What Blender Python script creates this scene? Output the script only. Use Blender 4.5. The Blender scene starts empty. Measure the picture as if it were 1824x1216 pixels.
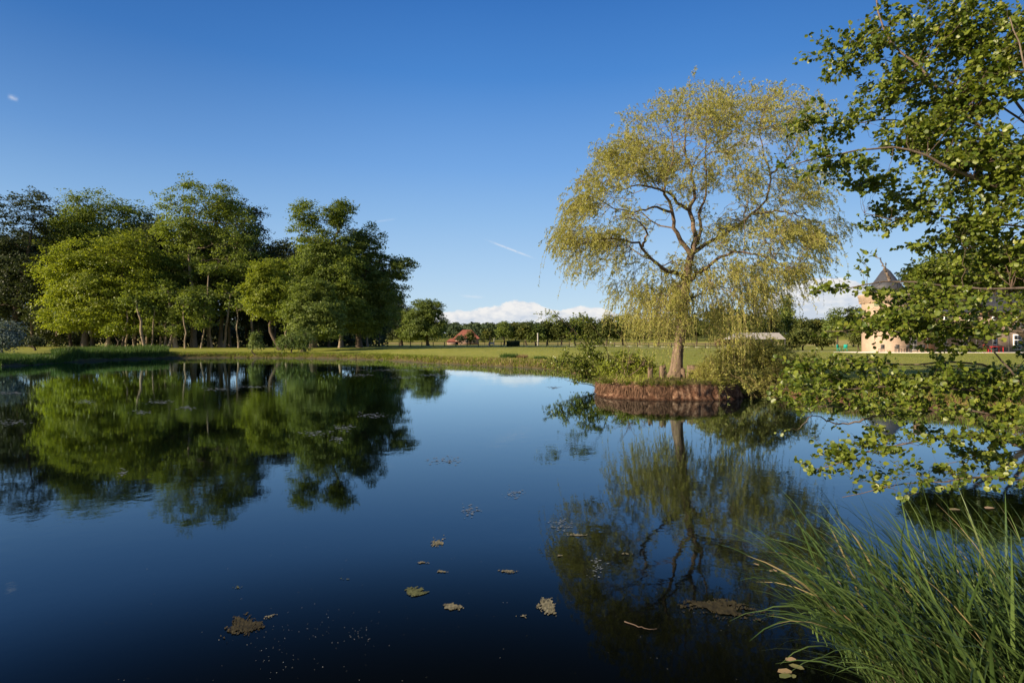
import bpy, math, random
import numpy as np
from mathutils import Matrix, Vector

# ------------------------------------------------------------------ camera, sky, sun, exposure
random.seed(7)
rng = np.random.default_rng(11)
scene = bpy.context.scene
COL = scene.collection
F, CX, HY, CH = 1013.3, 912.0, 611.0, 1.7        # focal length in px, centre column, horizon row, eye height

cam_data = bpy.data.cameras.new('camera')
cam = bpy.data.objects.new('camera', cam_data)
COL.objects.link(cam)
cam_data.lens = 20.0
cam_data.sensor_width = 36.0
cam_data.clip_start = 0.05
cam_data.clip_end = 6000
cam.location = (0, 0, CH)
cam.rotation_euler = (math.radians(90) + math.atan(3.0 / F), 0, 0)
scene.camera = cam

SUN_EL = math.radians(21)
SUN_AZ = math.radians(-116)                       # measured from +Y (view direction) towards +X
sun_vec = Vector((math.sin(SUN_AZ) * math.cos(SUN_EL), math.cos(SUN_AZ) * math.cos(SUN_EL), math.sin(SUN_EL)))
sl = bpy.data.lights.new('sun', 'SUN')
sl.energy = 5.0
sl.angle = math.radians(0.5)
sl.color = (1.0, 0.83, 0.60)
sun = bpy.data.objects.new('sun', sl)
COL.objects.link(sun)
sun.rotation_euler = sun_vec.to_track_quat('Z', 'Y').to_euler()

scene.view_settings.view_transform = 'Standard'
scene.view_settings.look = 'None'
scene.view_settings.gamma = 1.0
scene.view_settings.exposure = 0.95
scene.view_settings.use_curve_mapping = False
scene.cycles.max_bounces = 8
scene.cycles.transparent_max_bounces = 8
scene.cycles.use_denoising = True

world = bpy.data.worlds.new('World')
scene.world = world
world.use_nodes = True
NT = world.node_tree
NT.nodes.clear()


class G:
    """small helper to write node maths"""
    def __init__(s, nt):
        s.nt = nt

    def n(s, t, **k):
        x = s.nt.nodes.new(t)
        for a, b in k.items():
            setattr(x, a, b)
        return x

    def put(s, sock, v):
        if isinstance(v, bpy.types.NodeSocket):
            s.nt.links.new(v, sock)
        else:
            sock.default_value = v

    def m(s, op, *a, clamp=False):
        x = s.n('ShaderNodeMath', operation=op)
        x.use_clamp = clamp
        for i, v in enumerate(a):
            s.put(x.inputs[i], v)
        return x.outputs[0]

    def ss(s, v, lo, hi, a=0.0, b=1.0):
        x = s.n('ShaderNodeMapRange', interpolation_type='SMOOTHSTEP')
        s.put(x.inputs[0], v)
        for i, q in enumerate((lo, hi, a, b)):
            s.put(x.inputs[i + 1], q)
        return x.outputs[0]

    def noise(s, vec, scale, detail=4, rough=0.55, dist=0.0):
        x = s.n('ShaderNodeTexNoise')
        if vec is not None:
            s.put(x.inputs['Vector'], vec)
        x.inputs['Scale'].default_value = scale
        x.inputs['Detail'].default_value = detail
        x.inputs['Roughness'].default_value = rough
        x.inputs['Distortion'].default_value = dist
        return x.outputs['Fac']

    def mix(s, f, a, b, blend='MIX'):
        x = s.n('ShaderNodeMix', data_type='RGBA', blend_type=blend)
        s.put(x.inputs[0], f)
        s.put(x.inputs[6], a)
        s.put(x.inputs[7], b)
        return x.outputs[2]

    def vec(s, a, b, c):
        x = s.n('ShaderNodeCombineXYZ')
        for i, v in enumerate((a, b, c)):
            s.put(x.inputs[i], v)
        return x.outputs[0]

    def ramp(s, f, pts):
        x = s.n('ShaderNodeValToRGB')
        s.put(x.inputs[0], f)
        e = x.color_ramp.elements
        while len(e) < len(pts):
            e.new(0.5)
        for q, (p, c) in zip(e, pts):
            q.position = p
            q.color = (*c, 1)
        return x.outputs[0]


g = G(NT)
sky = g.n('ShaderNodeTexSky', sky_type='NISHITA')
sky.sun_disc = False
sky.sun_elevation = SUN_EL
sky.sun_rotation = SUN_AZ % (2 * math.pi)
sky.air_density = 1.15
sky.dust_density = 0.25
sky.ozone_density = 3.2
sky.altitude = 100
tc = g.n('ShaderNodeTexCoord')
sep = g.n('ShaderNodeSeparateXYZ')
NT.links.new(tc.outputs['Generated'], sep.inputs[0])
sx, sy, sz = sep.outputs
az = g.m('ARCTAN2', sx, sy)
el = g.m('ARCSINE', sz)


def px_az(px):
    return math.atan((px - CX) / F)


def px_el(px, py):
    return math.atan((HY - py) / F * math.cos(px_az(px)))


hs = g.n('ShaderNodeHueSaturation')
hs.inputs['Saturation'].default_value = 1.22
hs.inputs['Hue'].default_value = 0.508
NT.links.new(sky.outputs[0], hs.inputs['Color'])
skyc = hs.outputs[0]
# the deep, polarised blue away from the horizon
deep = g.mix(g.ss(el, 0.05, 0.60), (1.0, 1.0, 1.0, 1), (0.60, 0.80, 1.06, 1))
skyc = g.mix(1.0, skyc, deep, 'MULTIPLY')


def s2l(c):
    return tuple((v / 255 / 12.92 if v < 10 else ((v / 255 + 0.055) / 1.055) ** 2.4) for v in c)


grad = [(-6, (150, 165, 175)), (0, (204, 222, 236)), (3, (192, 217, 238)), (7, (172, 205, 237)), (12, (146, 188, 232)), (17, (118, 168, 226)), (25, (76, 136, 207)), (32, (54, 112, 186)), (55, (32, 80, 150)), (88, (22, 60, 125))]
EXP_, BG_ = 0.95, 0.11
gradc = g.ramp(g.ss(el, -0.2, 1.6) if False else g.m('DIVIDE', g.m('ADD', el, 0.2), 1.8), [((math.radians(d) + 0.2) / 1.8, tuple(v / 2 ** EXP_ for v in s2l(c))) for d, c in grad])
gx_ = g.mix(1.0, gradc, (1 / BG_, 1 / BG_, 1 / BG_, 1), 'MULTIPLY')
skyc = g.mix(0.92, skyc, gx_)
band = g.m('MULTIPLY', g.ss(g.m('ABSOLUTE', g.m('ADD', az, -0.1)), 0.15, 0.85), g.ss(el, 0.02, 0.45))
skyc = g.mix(band, skyc, g.mix(1.0, skyc, (0.66, 0.72, 0.78, 1), 'MULTIPLY'))
# cumulus bank on the horizon, with its top following an azimuth profile
prof = [(-900, 568), (200, 560), (700, 573), (790, 553), (850, 549), (880, 543), (905, 537), (938, 534), (960, 543), (985, 549), (1030, 545),
        (1065, 546), (1110, 562), (1200, 575), (1300, 566), (1350, 540), (1385, 514), (1420, 502), (1470, 494), (1505, 494), (1540, 510), (1600, 535), (1720, 566), (2600, 570)]
fc = g.n('ShaderNodeFloatCurve')
A0, A1, E1 = -1.2, 1.2, 0.16
g.put(fc.inputs['Value'], g.m('DIVIDE', g.m('SUBTRACT', az, A0), A1 - A0))
cv = fc.mapping.curves[0]
pp = [((px_az(a) - A0) / (A1 - A0), px_el(a, b) / E1) for a, b in prof]
pp = [(0.0, 0.2)] + [p for p in pp if 0.01 < p[0] < 0.99] + [(1.0, 0.2)]
while len(cv.points) < len(pp):
    cv.points.new(0.5, 0.5)
for q, p in zip(cv.points, pp):
    q.location = p
fc.mapping.update()
top = g.m('MULTIPLY', fc.outputs[0], E1)
cvec = g.vec(az, g.m('MULTIPLY', el, 1.7), 0.0)
nz = g.noise(cvec, 30, 8, 0.6)
nz2 = g.noise(cvec, 11, 5, 0.5)
edge = g.m('ADD', top, g.m('ADD', g.m('MULTIPLY', g.m('SUBTRACT', nz, 0.5), 0.026), g.m('MULTIPLY', g.m('SUBTRACT', nz2, 0.5), 0.012)))
cmask = g.ss(g.m('SUBTRACT', edge, el), 0.0, 0.0045)
cmask = g.m('MULTIPLY', cmask, g.ss(el, -0.01, 0.005))
depth = g.ss(g.m('SUBTRACT', edge, el), 0.0, 0.055)
puff = g.noise(g.vec(g.m('ADD', az, 0.004), g.m('MULTIPLY', g.m('SUBTRACT', el, 0.004), 1.9), 0.3), 42, 7, 0.6)
cshade = g.m('ADD', g.m('MULTIPLY', depth, 0.75), g.m('MULTIPLY', g.m('SUBTRACT', puff, 0.46), 3.2), clamp=True)
ccol = g.mix(cshade, (4.3, 4.2, 4.1, 1), (2.8, 3.05, 3.5, 1))
cmask = g.m('MULTIPLY', cmask, g.m('SUBTRACT', 0.94, g.m('MULTIPLY', depth, 0.12)))
skyc = g.mix(cmask, skyc, ccol)


def streak(x0, y0, x1, y1, w, strength, skyc, nsc=60):
    a0, e0, a1, e1 = px_az(x0), px_el(x0, y0), px_az(x1), px_el(x1, y1)
    L = math.hypot(a1 - a0, e1 - e0)
    ux, uy = (a1 - a0) / L, (e1 - e0) / L
    da = g.m('SUBTRACT', az, a0)
    de = g.m('SUBTRACT', el, e0)
    t = g.m('ADD', g.m('MULTIPLY', da, ux), g.m('MULTIPLY', de, uy))
    d = g.m('ABSOLUTE', g.m('SUBTRACT', g.m('MULTIPLY', da, uy), g.m('MULTIPLY', de, ux)))
    nn = g.noise(cvec, nsc, 5, 0.6)
    d = g.m('ADD', d, g.m('MULTIPLY', g.m('SUBTRACT', nn, 0.5), w * 1.3))
    k = g.ss(d, 0.0, w, 1.0, 0.0)
    k = g.m('MULTIPLY', k, g.m('MULTIPLY', g.ss(t, 0, L * 0.4), g.ss(t, L * 0.6, L, 1, 0)))
    k = g.m('MULTIPLY', k, g.m('MULTIPLY', g.ss(nn, 0.3, 0.6), strength))
    return g.mix(k, skyc, (4.1, 4.1, 4.2, 1))


skyc = streak(858, 424, 960, 463, 0.0028, 0.6, skyc, 90)
skyc = streak(10, 170, 34, 178, 0.005, 0.42, skyc, 120)
skyc = streak(660, 396, 710, 389, 0.003, 0.16, skyc)
skyc = streak(810, 526, 870, 530, 0.004, 0.3, skyc)
skyc = streak(1290, 250, 1400, 262, 0.02, 0.35, skyc, 20)
bg = g.n('ShaderNodeBackground')
bg.inputs['Strength'].default_value = BG_
NT.links.new(skyc, bg.inputs['Color'])
wo = g.n('ShaderNodeOutputWorld')
NT.links.new(bg.outputs[0], wo.inputs[0])


# ------------------------------------------------------------------ helpers
def P(px, py, D):
    return np.array(((px - CX) / F * D, D, CH - (py - HY) / F * D))


def PA(a):
    a = np.asarray(a, float)
    return np.stack([(a[:, 0] - CX) / F * a[:, 2], a[:, 2], CH - (a[:, 1] - HY) / F * a[:, 2]], 1)


def tag(o, label=None, cat=None, group=None, kind=None):
    if label:
        o['label'] = label
    if cat:
        o['category'] = cat
    if group:
        o['group'] = group
    if kind:
        o['kind'] = kind
    return o


def empty(name, loc, label, cat, group=None, rz=0.0):
    o = bpy.data.objects.new(name, None)
    COL.objects.link(o)
    o.empty_display_size = 0.2
    o.location = tuple(float(v) for v in loc)
    o.rotation_euler = (0, 0, rz)
    return tag(o, label, cat, group)


def mesh_data(name, V, Q, mat, tint=None, smooth=False, attrs=None):
    """V (n,3); Q (m,4) quads or list of index lists"""
    me = bpy.data.meshes.new(name)
    V = np.asarray(V, np.float32)
    if isinstance(Q, np.ndarray):
        m, k = Q.shape
        me.vertices.add(len(V))
        me.vertices.foreach_set('co', V.ravel())
        me.loops.add(m * k)
        me.loops.foreach_set('vertex_index', Q.ravel().astype(np.int32))
        me.polygons.add(m)
        me.polygons.foreach_set('loop_start', np.arange(0, m * k, k, dtype=np.int32))
        if smooth:
            me.polygons.foreach_set('use_smooth', np.ones(m, bool))
        me.update(calc_edges=True)
    else:
        me.from_pydata(V.tolist(), [], [list(map(int, f)) for f in Q])
        if smooth:
            for p in me.polygons:
                p.use_smooth = True
        me.update()
    for mm in (mat if isinstance(mat, (list, tuple)) else [mat]):
        me.materials.append(mm)
    if tint is not None:
        at = me.attributes.new('tint', 'FLOAT', 'FACE')
        at.data.foreach_set('value', np.asarray(tint, np.float32))
    for kk, vv in (attrs or {}).items():
        at = me.attributes.new(kk, 'FLOAT', 'POINT')
        at.data.foreach_set('value', np.asarray(vv, np.float32))
    return me


def link(name, me, parent=None, loc=None):
    o = bpy.data.objects.new(name, me)
    COL.objects.link(o)
    if parent is not None:
        o.parent = parent
    if loc is not None:
        o.location = tuple(float(v) for v in loc)
    return o


def nrm(a):
    return a / np.maximum(np.linalg.norm(a, axis=-1, keepdims=True), 1e-9)


def tubes(Pts, R, sides=6):
    """Pts (N,K,3), R (N,K) -> V, Q"""
    Pts = np.asarray(Pts, float)
    R = np.asarray(R, float)
    N, K, _ = Pts.shape
    T = nrm(np.gradient(Pts, axis=1))
    ref = np.zeros_like(T)
    mean = nrm(Pts[:, -1] - Pts[:, 0] + 1e-6)
    ax = np.argmin(np.abs(mean), axis=1)
    ref[np.arange(N), :, ax] = 1.0
    n1 = nrm(np.cross(T, ref))
    n2 = np.cross(T, n1)
    an = np.arange(sides) / sides * 2 * np.pi
    V = Pts[:, :, None, :] + R[:, :, None, None] * (np.cos(an)[None, None, :, None] * n1[:, :, None, :] + np.sin(an)[None, None, :, None] * n2[:, :, None, :])
    idx = np.arange(N * K * sides).reshape(N, K, sides)
    a = idx[:, :-1, :]
    b = idx[:, 1:, :]
    Q = np.stack([a, np.roll(a, -1, 2), np.roll(b, -1, 2), b], -1).reshape(-1, 4)
    return V.reshape(-1, 3), Q


def join(parts):
    Vs, Qs, off = [], [], 0
    for V, Q in parts:
        Vs.append(V)
        Qs.append(Q + off)
        off += len(V)
    return np.concatenate(Vs), np.concatenate(Qs)


def resample(pts, K, smooth=True):
    pts = np.asarray(pts, float)
    if smooth and len(pts) > 2:
        out = []
        p = np.vstack([2 * pts[0] - pts[1], pts, 2 * pts[-1] - pts[-2]])
        for i in range(1, len(p) - 2):
            t = np.linspace(0, 1, 8, endpoint=False)[:, None]
            out.append(0.5 * (2 * p[i] + (p[i + 1] - p[i - 1]) * t + (2 * p[i - 1] - 5 * p[i] + 4 * p[i + 1] - p[i + 2]) * t ** 2 + (3 * p[i] - p[i - 1] - 3 * p[i + 1] + p[i + 2]) * t ** 3))
        out.append(p[-2][None])
        pts = np.vstack(out)
    d = np.r_[0, np.cumsum(np.linalg.norm(np.diff(pts[:, :3], axis=0), axis=1))]
    s = np.linspace(0, d[-1], K)
    return np.stack([np.interp(s, d, pts[:, i]) for i in range(pts.shape[1])], 1)


def rand_unit(n):
    return nrm(rng.normal(size=(n, 3)))


def leaf_quads(C, axis, normal, L, W, fold=0.0):
    """rhombic leaves, one quad each; C is the leaf base"""
    axis = nrm(axis)
    side = nrm(np.cross(normal, axis))
    up = np.cross(axis, side)
    L = np.asarray(L).reshape(-1, 1)
    W = np.asarray(W).reshape(-1, 1)
    a = C
    b = C + axis * L * 0.5 + side * W * 0.5 + up * fold * W
    c = C + axis * L
    d = C + axis * L * 0.5 - side * W * 0.5 + up * fold * W
    V = np.stack([a, b, c, d], 1).reshape(-1, 3)
    return V, np.arange(len(C) * 4).reshape(-1, 4)


def leaf_round(C, axis, normal, L, W, fold=0.12):
    """rounded leaves of two folded quads each"""
    axis = nrm(axis)
    side = nrm(np.cross(normal, axis))
    up = np.cross(axis, side)
    L = np.asarray(L).reshape(-1, 1)
    W = np.asarray(W).reshape(-1, 1)
    r1 = C + axis * L * 0.22 + side * W * 0.42 + up * fold * W
    r2 = C + axis * L * 0.78 + side * W * 0.46 + up * fold * W
    t = C + axis * L
    l2 = C + axis * L * 0.78 - side * W * 0.46 + up * fold * W
    l1 = C + axis * L * 0.22 - side * W * 0.42 + up * fold * W
    V = np.stack([C, r1, r2, t, l2, l1], 1).reshape(-1, 3)
    b = (np.arange(len(C)) * 6)[:, None]
    Q = np.stack([b + np.array([0, 1, 2, 3]), b + np.array([0, 3, 4, 5])], 1).reshape(-1, 4)
    return V, Q


def box_vq(c, s, rz=0.0):
    c = np.asarray(c, float)
    s = np.asarray(s, float) / 2
    v = np.array([[x, y, z] for x in (-1, 1) for y in (-1, 1) for z in (-1, 1)], float) * s
    cr, sr = math.cos(rz), math.sin(rz)
    v = np.stack([v[:, 0] * cr - v[:, 1] * sr, v[:, 0] * sr + v[:, 1] * cr, v[:, 2]], 1) + c
    q = np.array([[0, 1, 3, 2], [4, 6, 7, 5], [0, 4, 5, 1], [2, 3, 7, 6], [0, 2, 6, 4], [1, 5, 7, 3]])
    return v, q


# ------------------------------------------------------------------ materials
def mat_new(name):
    m = bpy.data.materials.new(name)
    m.use_nodes = True
    m.node_tree.nodes.clear()
    return m, G(m.node_tree)


def finish(m, g_, shader):
    o = g_.n('ShaderNodeOutputMaterial')
    g_.nt.links.new(shader, o.inputs[0])
    return m


def principled(g_, color, rough=0.7, spec=0.3, normal=None):
    b = g_.n('ShaderNodeBsdfPrincipled')
    g_.put(b.inputs['Base Color'], color)
    g_.put(b.inputs['Roughness'], rough)
    g_.put(b.inputs['Specular IOR Level'], spec)
    if normal is not None:
        g_.nt.links.new(normal, b.inputs['Normal'])
    return b.outputs[0]


def bump(g_, h, strength, dist):
    b = g_.n('ShaderNodeBump')
    b.inputs['Strength'].default_value = strength
    b.inputs['Distance'].default_value = dist
    g_.nt.links.new(h, b.inputs['Height'])
    return b.outputs[0]


def leaf_mat(name, c1, c2, trans=0.32, rough=0.5, spec=0.3, c3=None):
    m, k = mat_new(name)
    at = k.n('ShaderNodeAttribute', attribute_name='tint')
    pts = [(0.0, c1), (0.8, c2), (1.0, c3 or c2)]
    col = k.ramp(at.outputs['Fac'], pts)
    p = principled(k, col, rough, spec)
    tr = k.n('ShaderNodeBsdfTranslucent')
    tcol = k.mix(1.0, col, (1.25, 1.25, 0.6, 1), 'MULTIPLY')
    k.put(tr.inputs['Color'], tcol)
    mx = k.n('ShaderNodeMixShader')
    mx.inputs[0].default_value = trans
    k.nt.links.new(p, mx.inputs[1])
    k.nt.links.new(tr.outputs[0], mx.inputs[2])
    return finish(m, k, mx.outputs[0])


def bark_mat(name, c1, c2, scale=6.0, stretch=0.25, bd=0.03):
    m, k = mat_new(name)
    t = k.n('ShaderNodeTexCoord')
    mp = k.n('ShaderNodeMapping')
    mp.inputs['Scale'].default_value = (1, 1, stretch)
    k.nt.links.new(t.outputs['Object'], mp.inputs['Vector'])
    n1 = k.noise(mp.outputs[0], scale, 6, 0.65)
    n2 = k.noise(mp.outputs[0], scale * 5, 4, 0.6)
    h = k.m('ADD', n1, k.m('MULTIPLY', n2, 0.5))
    col = k.ramp(h, [(0.45, c1), (0.95, c2)])
    return finish(m, k, principled(k, col, 0.9, 0.15, bump(k, h, 0.8, bd)))


def plain_mat(name, c1, c2=None, scale=4.0, rough=0.8, spec=0.2, bd=0.0, detail=5):
    m, k = mat_new(name)
    t = k.n('ShaderNodeTexCoord')
    n1 = k.noise(t.outputs['Object'], scale, detail, 0.6)
    col = k.ramp(n1, [(0.3, c1), (0.7, c2 or tuple(v * 0.8 for v in c1))])
    return finish(m, k, principled(k, col, rough, spec, bump(k, n1, 0.6, bd) if bd else None))


M = {}
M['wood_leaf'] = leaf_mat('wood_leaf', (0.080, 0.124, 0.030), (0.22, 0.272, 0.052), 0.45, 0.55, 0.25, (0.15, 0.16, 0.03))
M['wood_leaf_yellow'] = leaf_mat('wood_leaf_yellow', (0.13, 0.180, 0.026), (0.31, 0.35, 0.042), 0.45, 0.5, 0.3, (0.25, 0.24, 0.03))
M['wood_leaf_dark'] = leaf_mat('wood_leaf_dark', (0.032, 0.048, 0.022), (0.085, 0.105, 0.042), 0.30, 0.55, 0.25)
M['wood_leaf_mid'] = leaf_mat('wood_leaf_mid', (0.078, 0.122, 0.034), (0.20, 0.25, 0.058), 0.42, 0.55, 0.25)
M['silver_leaf'] = leaf_mat('silver_leaf', (0.11, 0.15, 0.13), (0.20, 0.25, 0.22), 0.2, 0.6, 0.3)
M['willow_leaf'] = leaf_mat('willow_leaf', (0.24, 0.25, 0.065), (0.44, 0.42, 0.11), 0.45, 0.5, 0.3, (0.42, 0.37, 0.10))
M['alder_leaf'] = leaf_mat('alder_leaf', (0.055, 0.10, 0.013), (0.23, 0.27, 0.034), 0.42, 0.42, 0.5, (0.26, 0.27, 0.04))
M['pale_leaf'] = leaf_mat('pale_leaf', (0.10, 0.15, 0.04), (0.20, 0.25, 0.07), 0.34, 0.5, 0.3)
M['far_leaf'] = leaf_mat('far_leaf', (0.030, 0.050, 0.026), (0.062, 0.085, 0.036), 0.15, 0.7, 0.1)
M['row_leaf'] = leaf_mat('row_leaf', (0.045, 0.07, 0.016), (0.12, 0.13, 0.028), 0.25, 0.6, 0.2, (0.2, 0.17, 0.03))
M['grass_blade'] = leaf_mat('grass_blade', (0.09, 0.13, 0.018), (0.25, 0.28, 0.04), 0.35, 0.6, 0.2, (0.30, 0.25, 0.12))
M['reed_blade'] = leaf_mat('reed_blade', (0.035, 0.085, 0.020), (0.09, 0.15, 0.03), 0.35, 0.6, 0.2)
M['sedge_blade'] = leaf_mat('sedge_blade', (0.032, 0.072, 0.020), (0.115, 0.17, 0.045), 0.28, 0.42, 0.4, (0.34, 0.27, 0.13))
M['dry_grass'] = leaf_mat('dry_grass', (0.16, 0.10, 0.05), (0.30, 0.22, 0.12), 0.2, 0.8, 0.1, (0.38, 0.33, 0.2))
M['bark_pale'] = bark_mat('bark_pale', (0.10, 0.075, 0.05), (0.34, 0.27, 0.19), 2.0)
M['bark_dark'] = bark_mat('bark_dark', (0.035, 0.027, 0.02), (0.12, 0.09, 0.065), 2.0)
M['bark_willow'] = bark_mat('bark_willow', (0.05, 0.034, 0.024), (0.23, 0.165, 0.115), 9.0, 0.22, 0.03)
M['bark_alder'] = bark_mat('bark_alder', (0.07, 0.05, 0.04), (0.22, 0.17, 0.13), 14.0, 0.4, 0.006)
M['twig_willow'] = plain_mat('twig_willow', (0.26, 0.20, 0.10), (0.20, 0.15, 0.07), 8)
M['dead_wood'] = bark_mat('dead_wood', (0.06, 0.04, 0.028), (0.22, 0.155, 0.105), 12.0, 0.15, 0.02)
M['twig_alder'] = plain_mat('twig_alder', (0.07, 0.045, 0.035), (0.12, 0.085, 0.06), 20)

# ------------------------------------------------------------------ ground and pond
SH = [(0, 652), (60, 650), (110, 646), (200, 641), (300, 638), (400, 637), (500, 637.5), (600, 639), (680, 641), (760, 646.5), (830, 650), (930, 654.5), (985, 658),
      (1040, 668), (1078, 684), (1140, 696), (1250, 700), (1330, 705), (1400, 709), (1500, 717), (1600, 725), (1700, 733), (1830, 746)]
shore = [((a - CX) / F * (CH * F / (b - HY)), CH * F / (b - HY)) for a, b in SH]
shore += [(11.3, 10.4), (8.4, 7.8), (5.9, 5.8), (5.0, 4.6), (4.1, 3.5), (3.4, 2.95), (2.4, 2.95), (1.5, 2.75), (1.05, 2.1), (0.6, 1.45), (-1.5, 1.1), (-6, 0.8), (-18, 0.6), (-34, 5), (-47, 18), (-46, 34)]
SHP = np.array(shore)


def sdist(xy):
    """signed distance to the shore, positive on land"""
    a = SHP
    b = np.roll(SHP, -1, 0)
    best = np.full(len(xy), 1e9)
    inside = np.zeros(len(xy), bool)
    for p, q in zip(a, b):
        e = q - p
        w = xy - p
        t = np.clip((w @ e) / (e @ e), 0, 1)
        best = np.minimum(best, np.linalg.norm(w - t[:, None] * e, axis=1))
        c = (p[1] > xy[:, 1]) != (q[1] > xy[:, 1])
        xi = (q[0] - p[0]) * (xy[:, 1] - p[1]) / (q[1] - p[1] + 1e-12) + p[0]
        inside ^= c & (xy[:, 0] < xi)
    return np.where(inside, -best, best)


def smooth(t):
    t = np.clip(t, 0, 1)
    return t * t * (3 - 2 * t)


def vnoise(x, y, s, seed=0):
    r = np.random.default_rng(seed)
    o = np.zeros_like(x)
    for i in range(7):
        f = s * (1.7 ** i)
        a = r.uniform(0, 2 * np.pi)
        o += np.sin(x * f * np.cos(a) + y * f * np.sin(a) + r.uniform(0, 6.28)) * np.sin(-x * f * np.sin(a + .7) * .8 + y * f * np.cos(a + .7) * .8 + r.uniform(0, 6.28)) / (1.35 ** i)
    return o / 2.5


def ground_z(xy):
    xy = np.atleast_2d(np.asarray(xy, float))
    x, y = xy[:, 0], xy[:, 1]
    d0 = sdist(xy)
    d = d0 + vnoise(x, y, 0.9, 3) * 0.28
    r = np.hypot(x, y)
    u = x / np.maximum(y, 1.0)
    lev = 1.0 - 0.55 * smooth((u - 0.1) / 0.35)
    lev = np.where(y < 8, 0.55, lev)
    near = np.where((y < 4), 0.30, 0.36)
    z = near * smooth(d / 0.55) + (lev - near) * smooth(d / 16.0)
    z = z + vnoise(x, y, 0.5, 5) * 0.03 * smooth(d / 2)
    z = z + 13.0 * smooth((r - 330) / 420) + 3.0 * vnoise(x, y, 0.006, 8) * smooth((r - 350) / 300)
    zin = -0.03 - 1.4 * smooth(-d / 4.0)
    return np.where(d > 0, z, zin), d0


th = np.concatenate([np.radians(np.arange(-50, 50, 0.33)), np.radians(np.arange(50, 310, 2.5))])
rr = [0.0]
r_ = 0.9
while r_ < 85:
    rr.append(r_)
    r_ *= 1.018
while r_ < 3500:
    rr.append(r_)
    r_ *= 1.055
rr = np.array(rr)
TT, RR = np.meshgrid(th, rr)
gx, gy = (RR * np.sin(TT)).ravel(), (RR * np.cos(TT)).ravel()
gz, gd = ground_z(np.stack([gx, gy], 1))
nt_, nr_ = len(th), len(rr)
ii = np.arange(nt_ * nr_).reshape(nr_, nt_)
gq = np.stack([ii[:-1], np.roll(ii[:-1], -1, 1), np.roll(ii[1:], -1, 1), ii[1:]], -1).reshape(-1, 4)

gm, k = mat_new('lawn')
t = k.n('ShaderNodeTexCoord')
ob = t.outputs['Object']
at = k.n('ShaderNodeAttribute', attribute_name='shore')
big = k.noise(ob, 0.06, 5, 0.6)
mid = k.noise(ob, 0.9, 5, 0.6)
fine = k.noise(ob, 14, 4, 0.7)
gcol = k.ramp(k.m('ADD', k.m('MULTIPLY', big, 0.55), k.m('MULTIPLY', mid, 0.45)), [(0.30, (0.17, 0.20, 0.035)), (0.52, (0.27, 0.28, 0.055)), (0.72, (0.36, 0.32, 0.10))])
gcol = k.mix(0.75, gcol, k.ramp(fine, [(0.3, (0.55, 0.6, 0.5)), (0.7, (1.3, 1.25, 1.2))]), 'MULTIPLY')
soil = k.ramp(k.noise(ob, 6, 6, 0.65), [(0.3, (0.085, 0.042, 0.026)), (0.6, (0.22, 0.12, 0.075)), (0.8, (0.33, 0.22, 0.14))])
dd = k.m('ADD', at.outputs['Fac'], k.m('MULTIPLY', k.m('SUBTRACT', mid, 0.5), 1.6))
spx = k.n('ShaderNodeSeparateXYZ')
k.nt.links.new(ob, spx.inputs[0])
soil2 = k.ramp(k.noise(ob, 3, 6, 0.65), [(0.3, (0.045, 0.04, 0.02)), (0.6, (0.11, 0.09, 0.045)), (0.8, (0.25, 0.17, 0.11))])
soil = k.mix(k.ss(spx.outputs[0], 1.0, 6.0), soil2, soil)
col = k.mix(k.ss(dd, 0.15, 0.7), soil, gcol)
# harvested yellow field on the hillside
sp = k.n('ShaderNodeSeparateXYZ')
k.nt.links.new(ob, sp.inputs[0])
fieldm = k.m('MULTIPLY', k.ss(sp.outputs[1], 292, 300), k.ss(sp.outputs[1], 400, 410, 1, 0))
col = k.mix(fieldm, col, k.mix(mid, (0.30, 0.25, 0.07, 1), (0.38, 0.32, 0.12, 1)))
hgt = k.m('ADD', k.m('MULTIPLY', fine, 0.5), mid)
finish(gm, k, principled(k, col, 0.95, 0.08, bump(k, hgt, 0.7, 0.08)))
ground = link('ground', mesh_data('ground', np.stack([gx, gy, gz], 1), gq, gm, smooth=True, attrs={'shore': gd}))
tag(ground, 'mown green lawn and earth banks around the pond', kind='structure')

wm, k = mat_new('water')
t = k.n('ShaderNodeTexCoord')
mp = k.n('ShaderNodeMapping')
mp.inputs['Scale'].default_value = (1, 1.0, 1)
k.nt.links.new(t.outputs['Object'], mp.inputs['Vector'])
w1 = k.noise(mp.outputs[0], 3.2, 3, 0.5, 0.3)
w2 = k.noise(mp.outputs[0], 13, 2, 0.5)
patch = k.noise(mp.outputs[0], 0.16, 3, 0.5)
pm = k.ss(patch, 0.44, 0.64, 0.25, 1.7)
h = k.m('MULTIPLY', k.m('ADD', w1, k.m('MULTIPLY', w2, 0.18)), pm)
# a dark body under a reflecting surface; reflection follows the water's Fresnel curve, cut at steep angles as by a polarising filter
fr_ = k.n('ShaderNodeFresnel')
fr_.inputs['IOR'].default_value = 1.333
ff = k.m('MULTIPLY', fr_.outputs[0], k.ss(fr_.outputs[0], 0.045, 0.15, 0.05, 1.34), clamp=True)
df = k.n('ShaderNodeBsdfDiffuse')
df.inputs['Color'].default_value = (0.0014, 0.0020, 0.0016, 1)
gl = k.n('ShaderNodeBsdfGlossy')
gl.inputs['Roughness'].default_value = 0.028
gl.inputs['Color'].default_value = (0.72, 0.89, 1.0, 1)
k.nt.links.new(bump(k, h, 0.30, 0.0055), gl.inputs['Normal'])
mxs = k.n('ShaderNodeMixShader')
k.put(mxs.inputs[0], ff)
k.nt.links.new(df.outputs[0], mxs.inputs[1])
k.nt.links.new(gl.outputs[0], mxs.inputs[2])
finish(wm, k, mxs.outputs[0])
wv = []
wx = np.linspace(-60, 30, 10)
wy = np.linspace(-3, 80, 10)
WX, WY = np.meshgrid(wx, wy)
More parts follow.
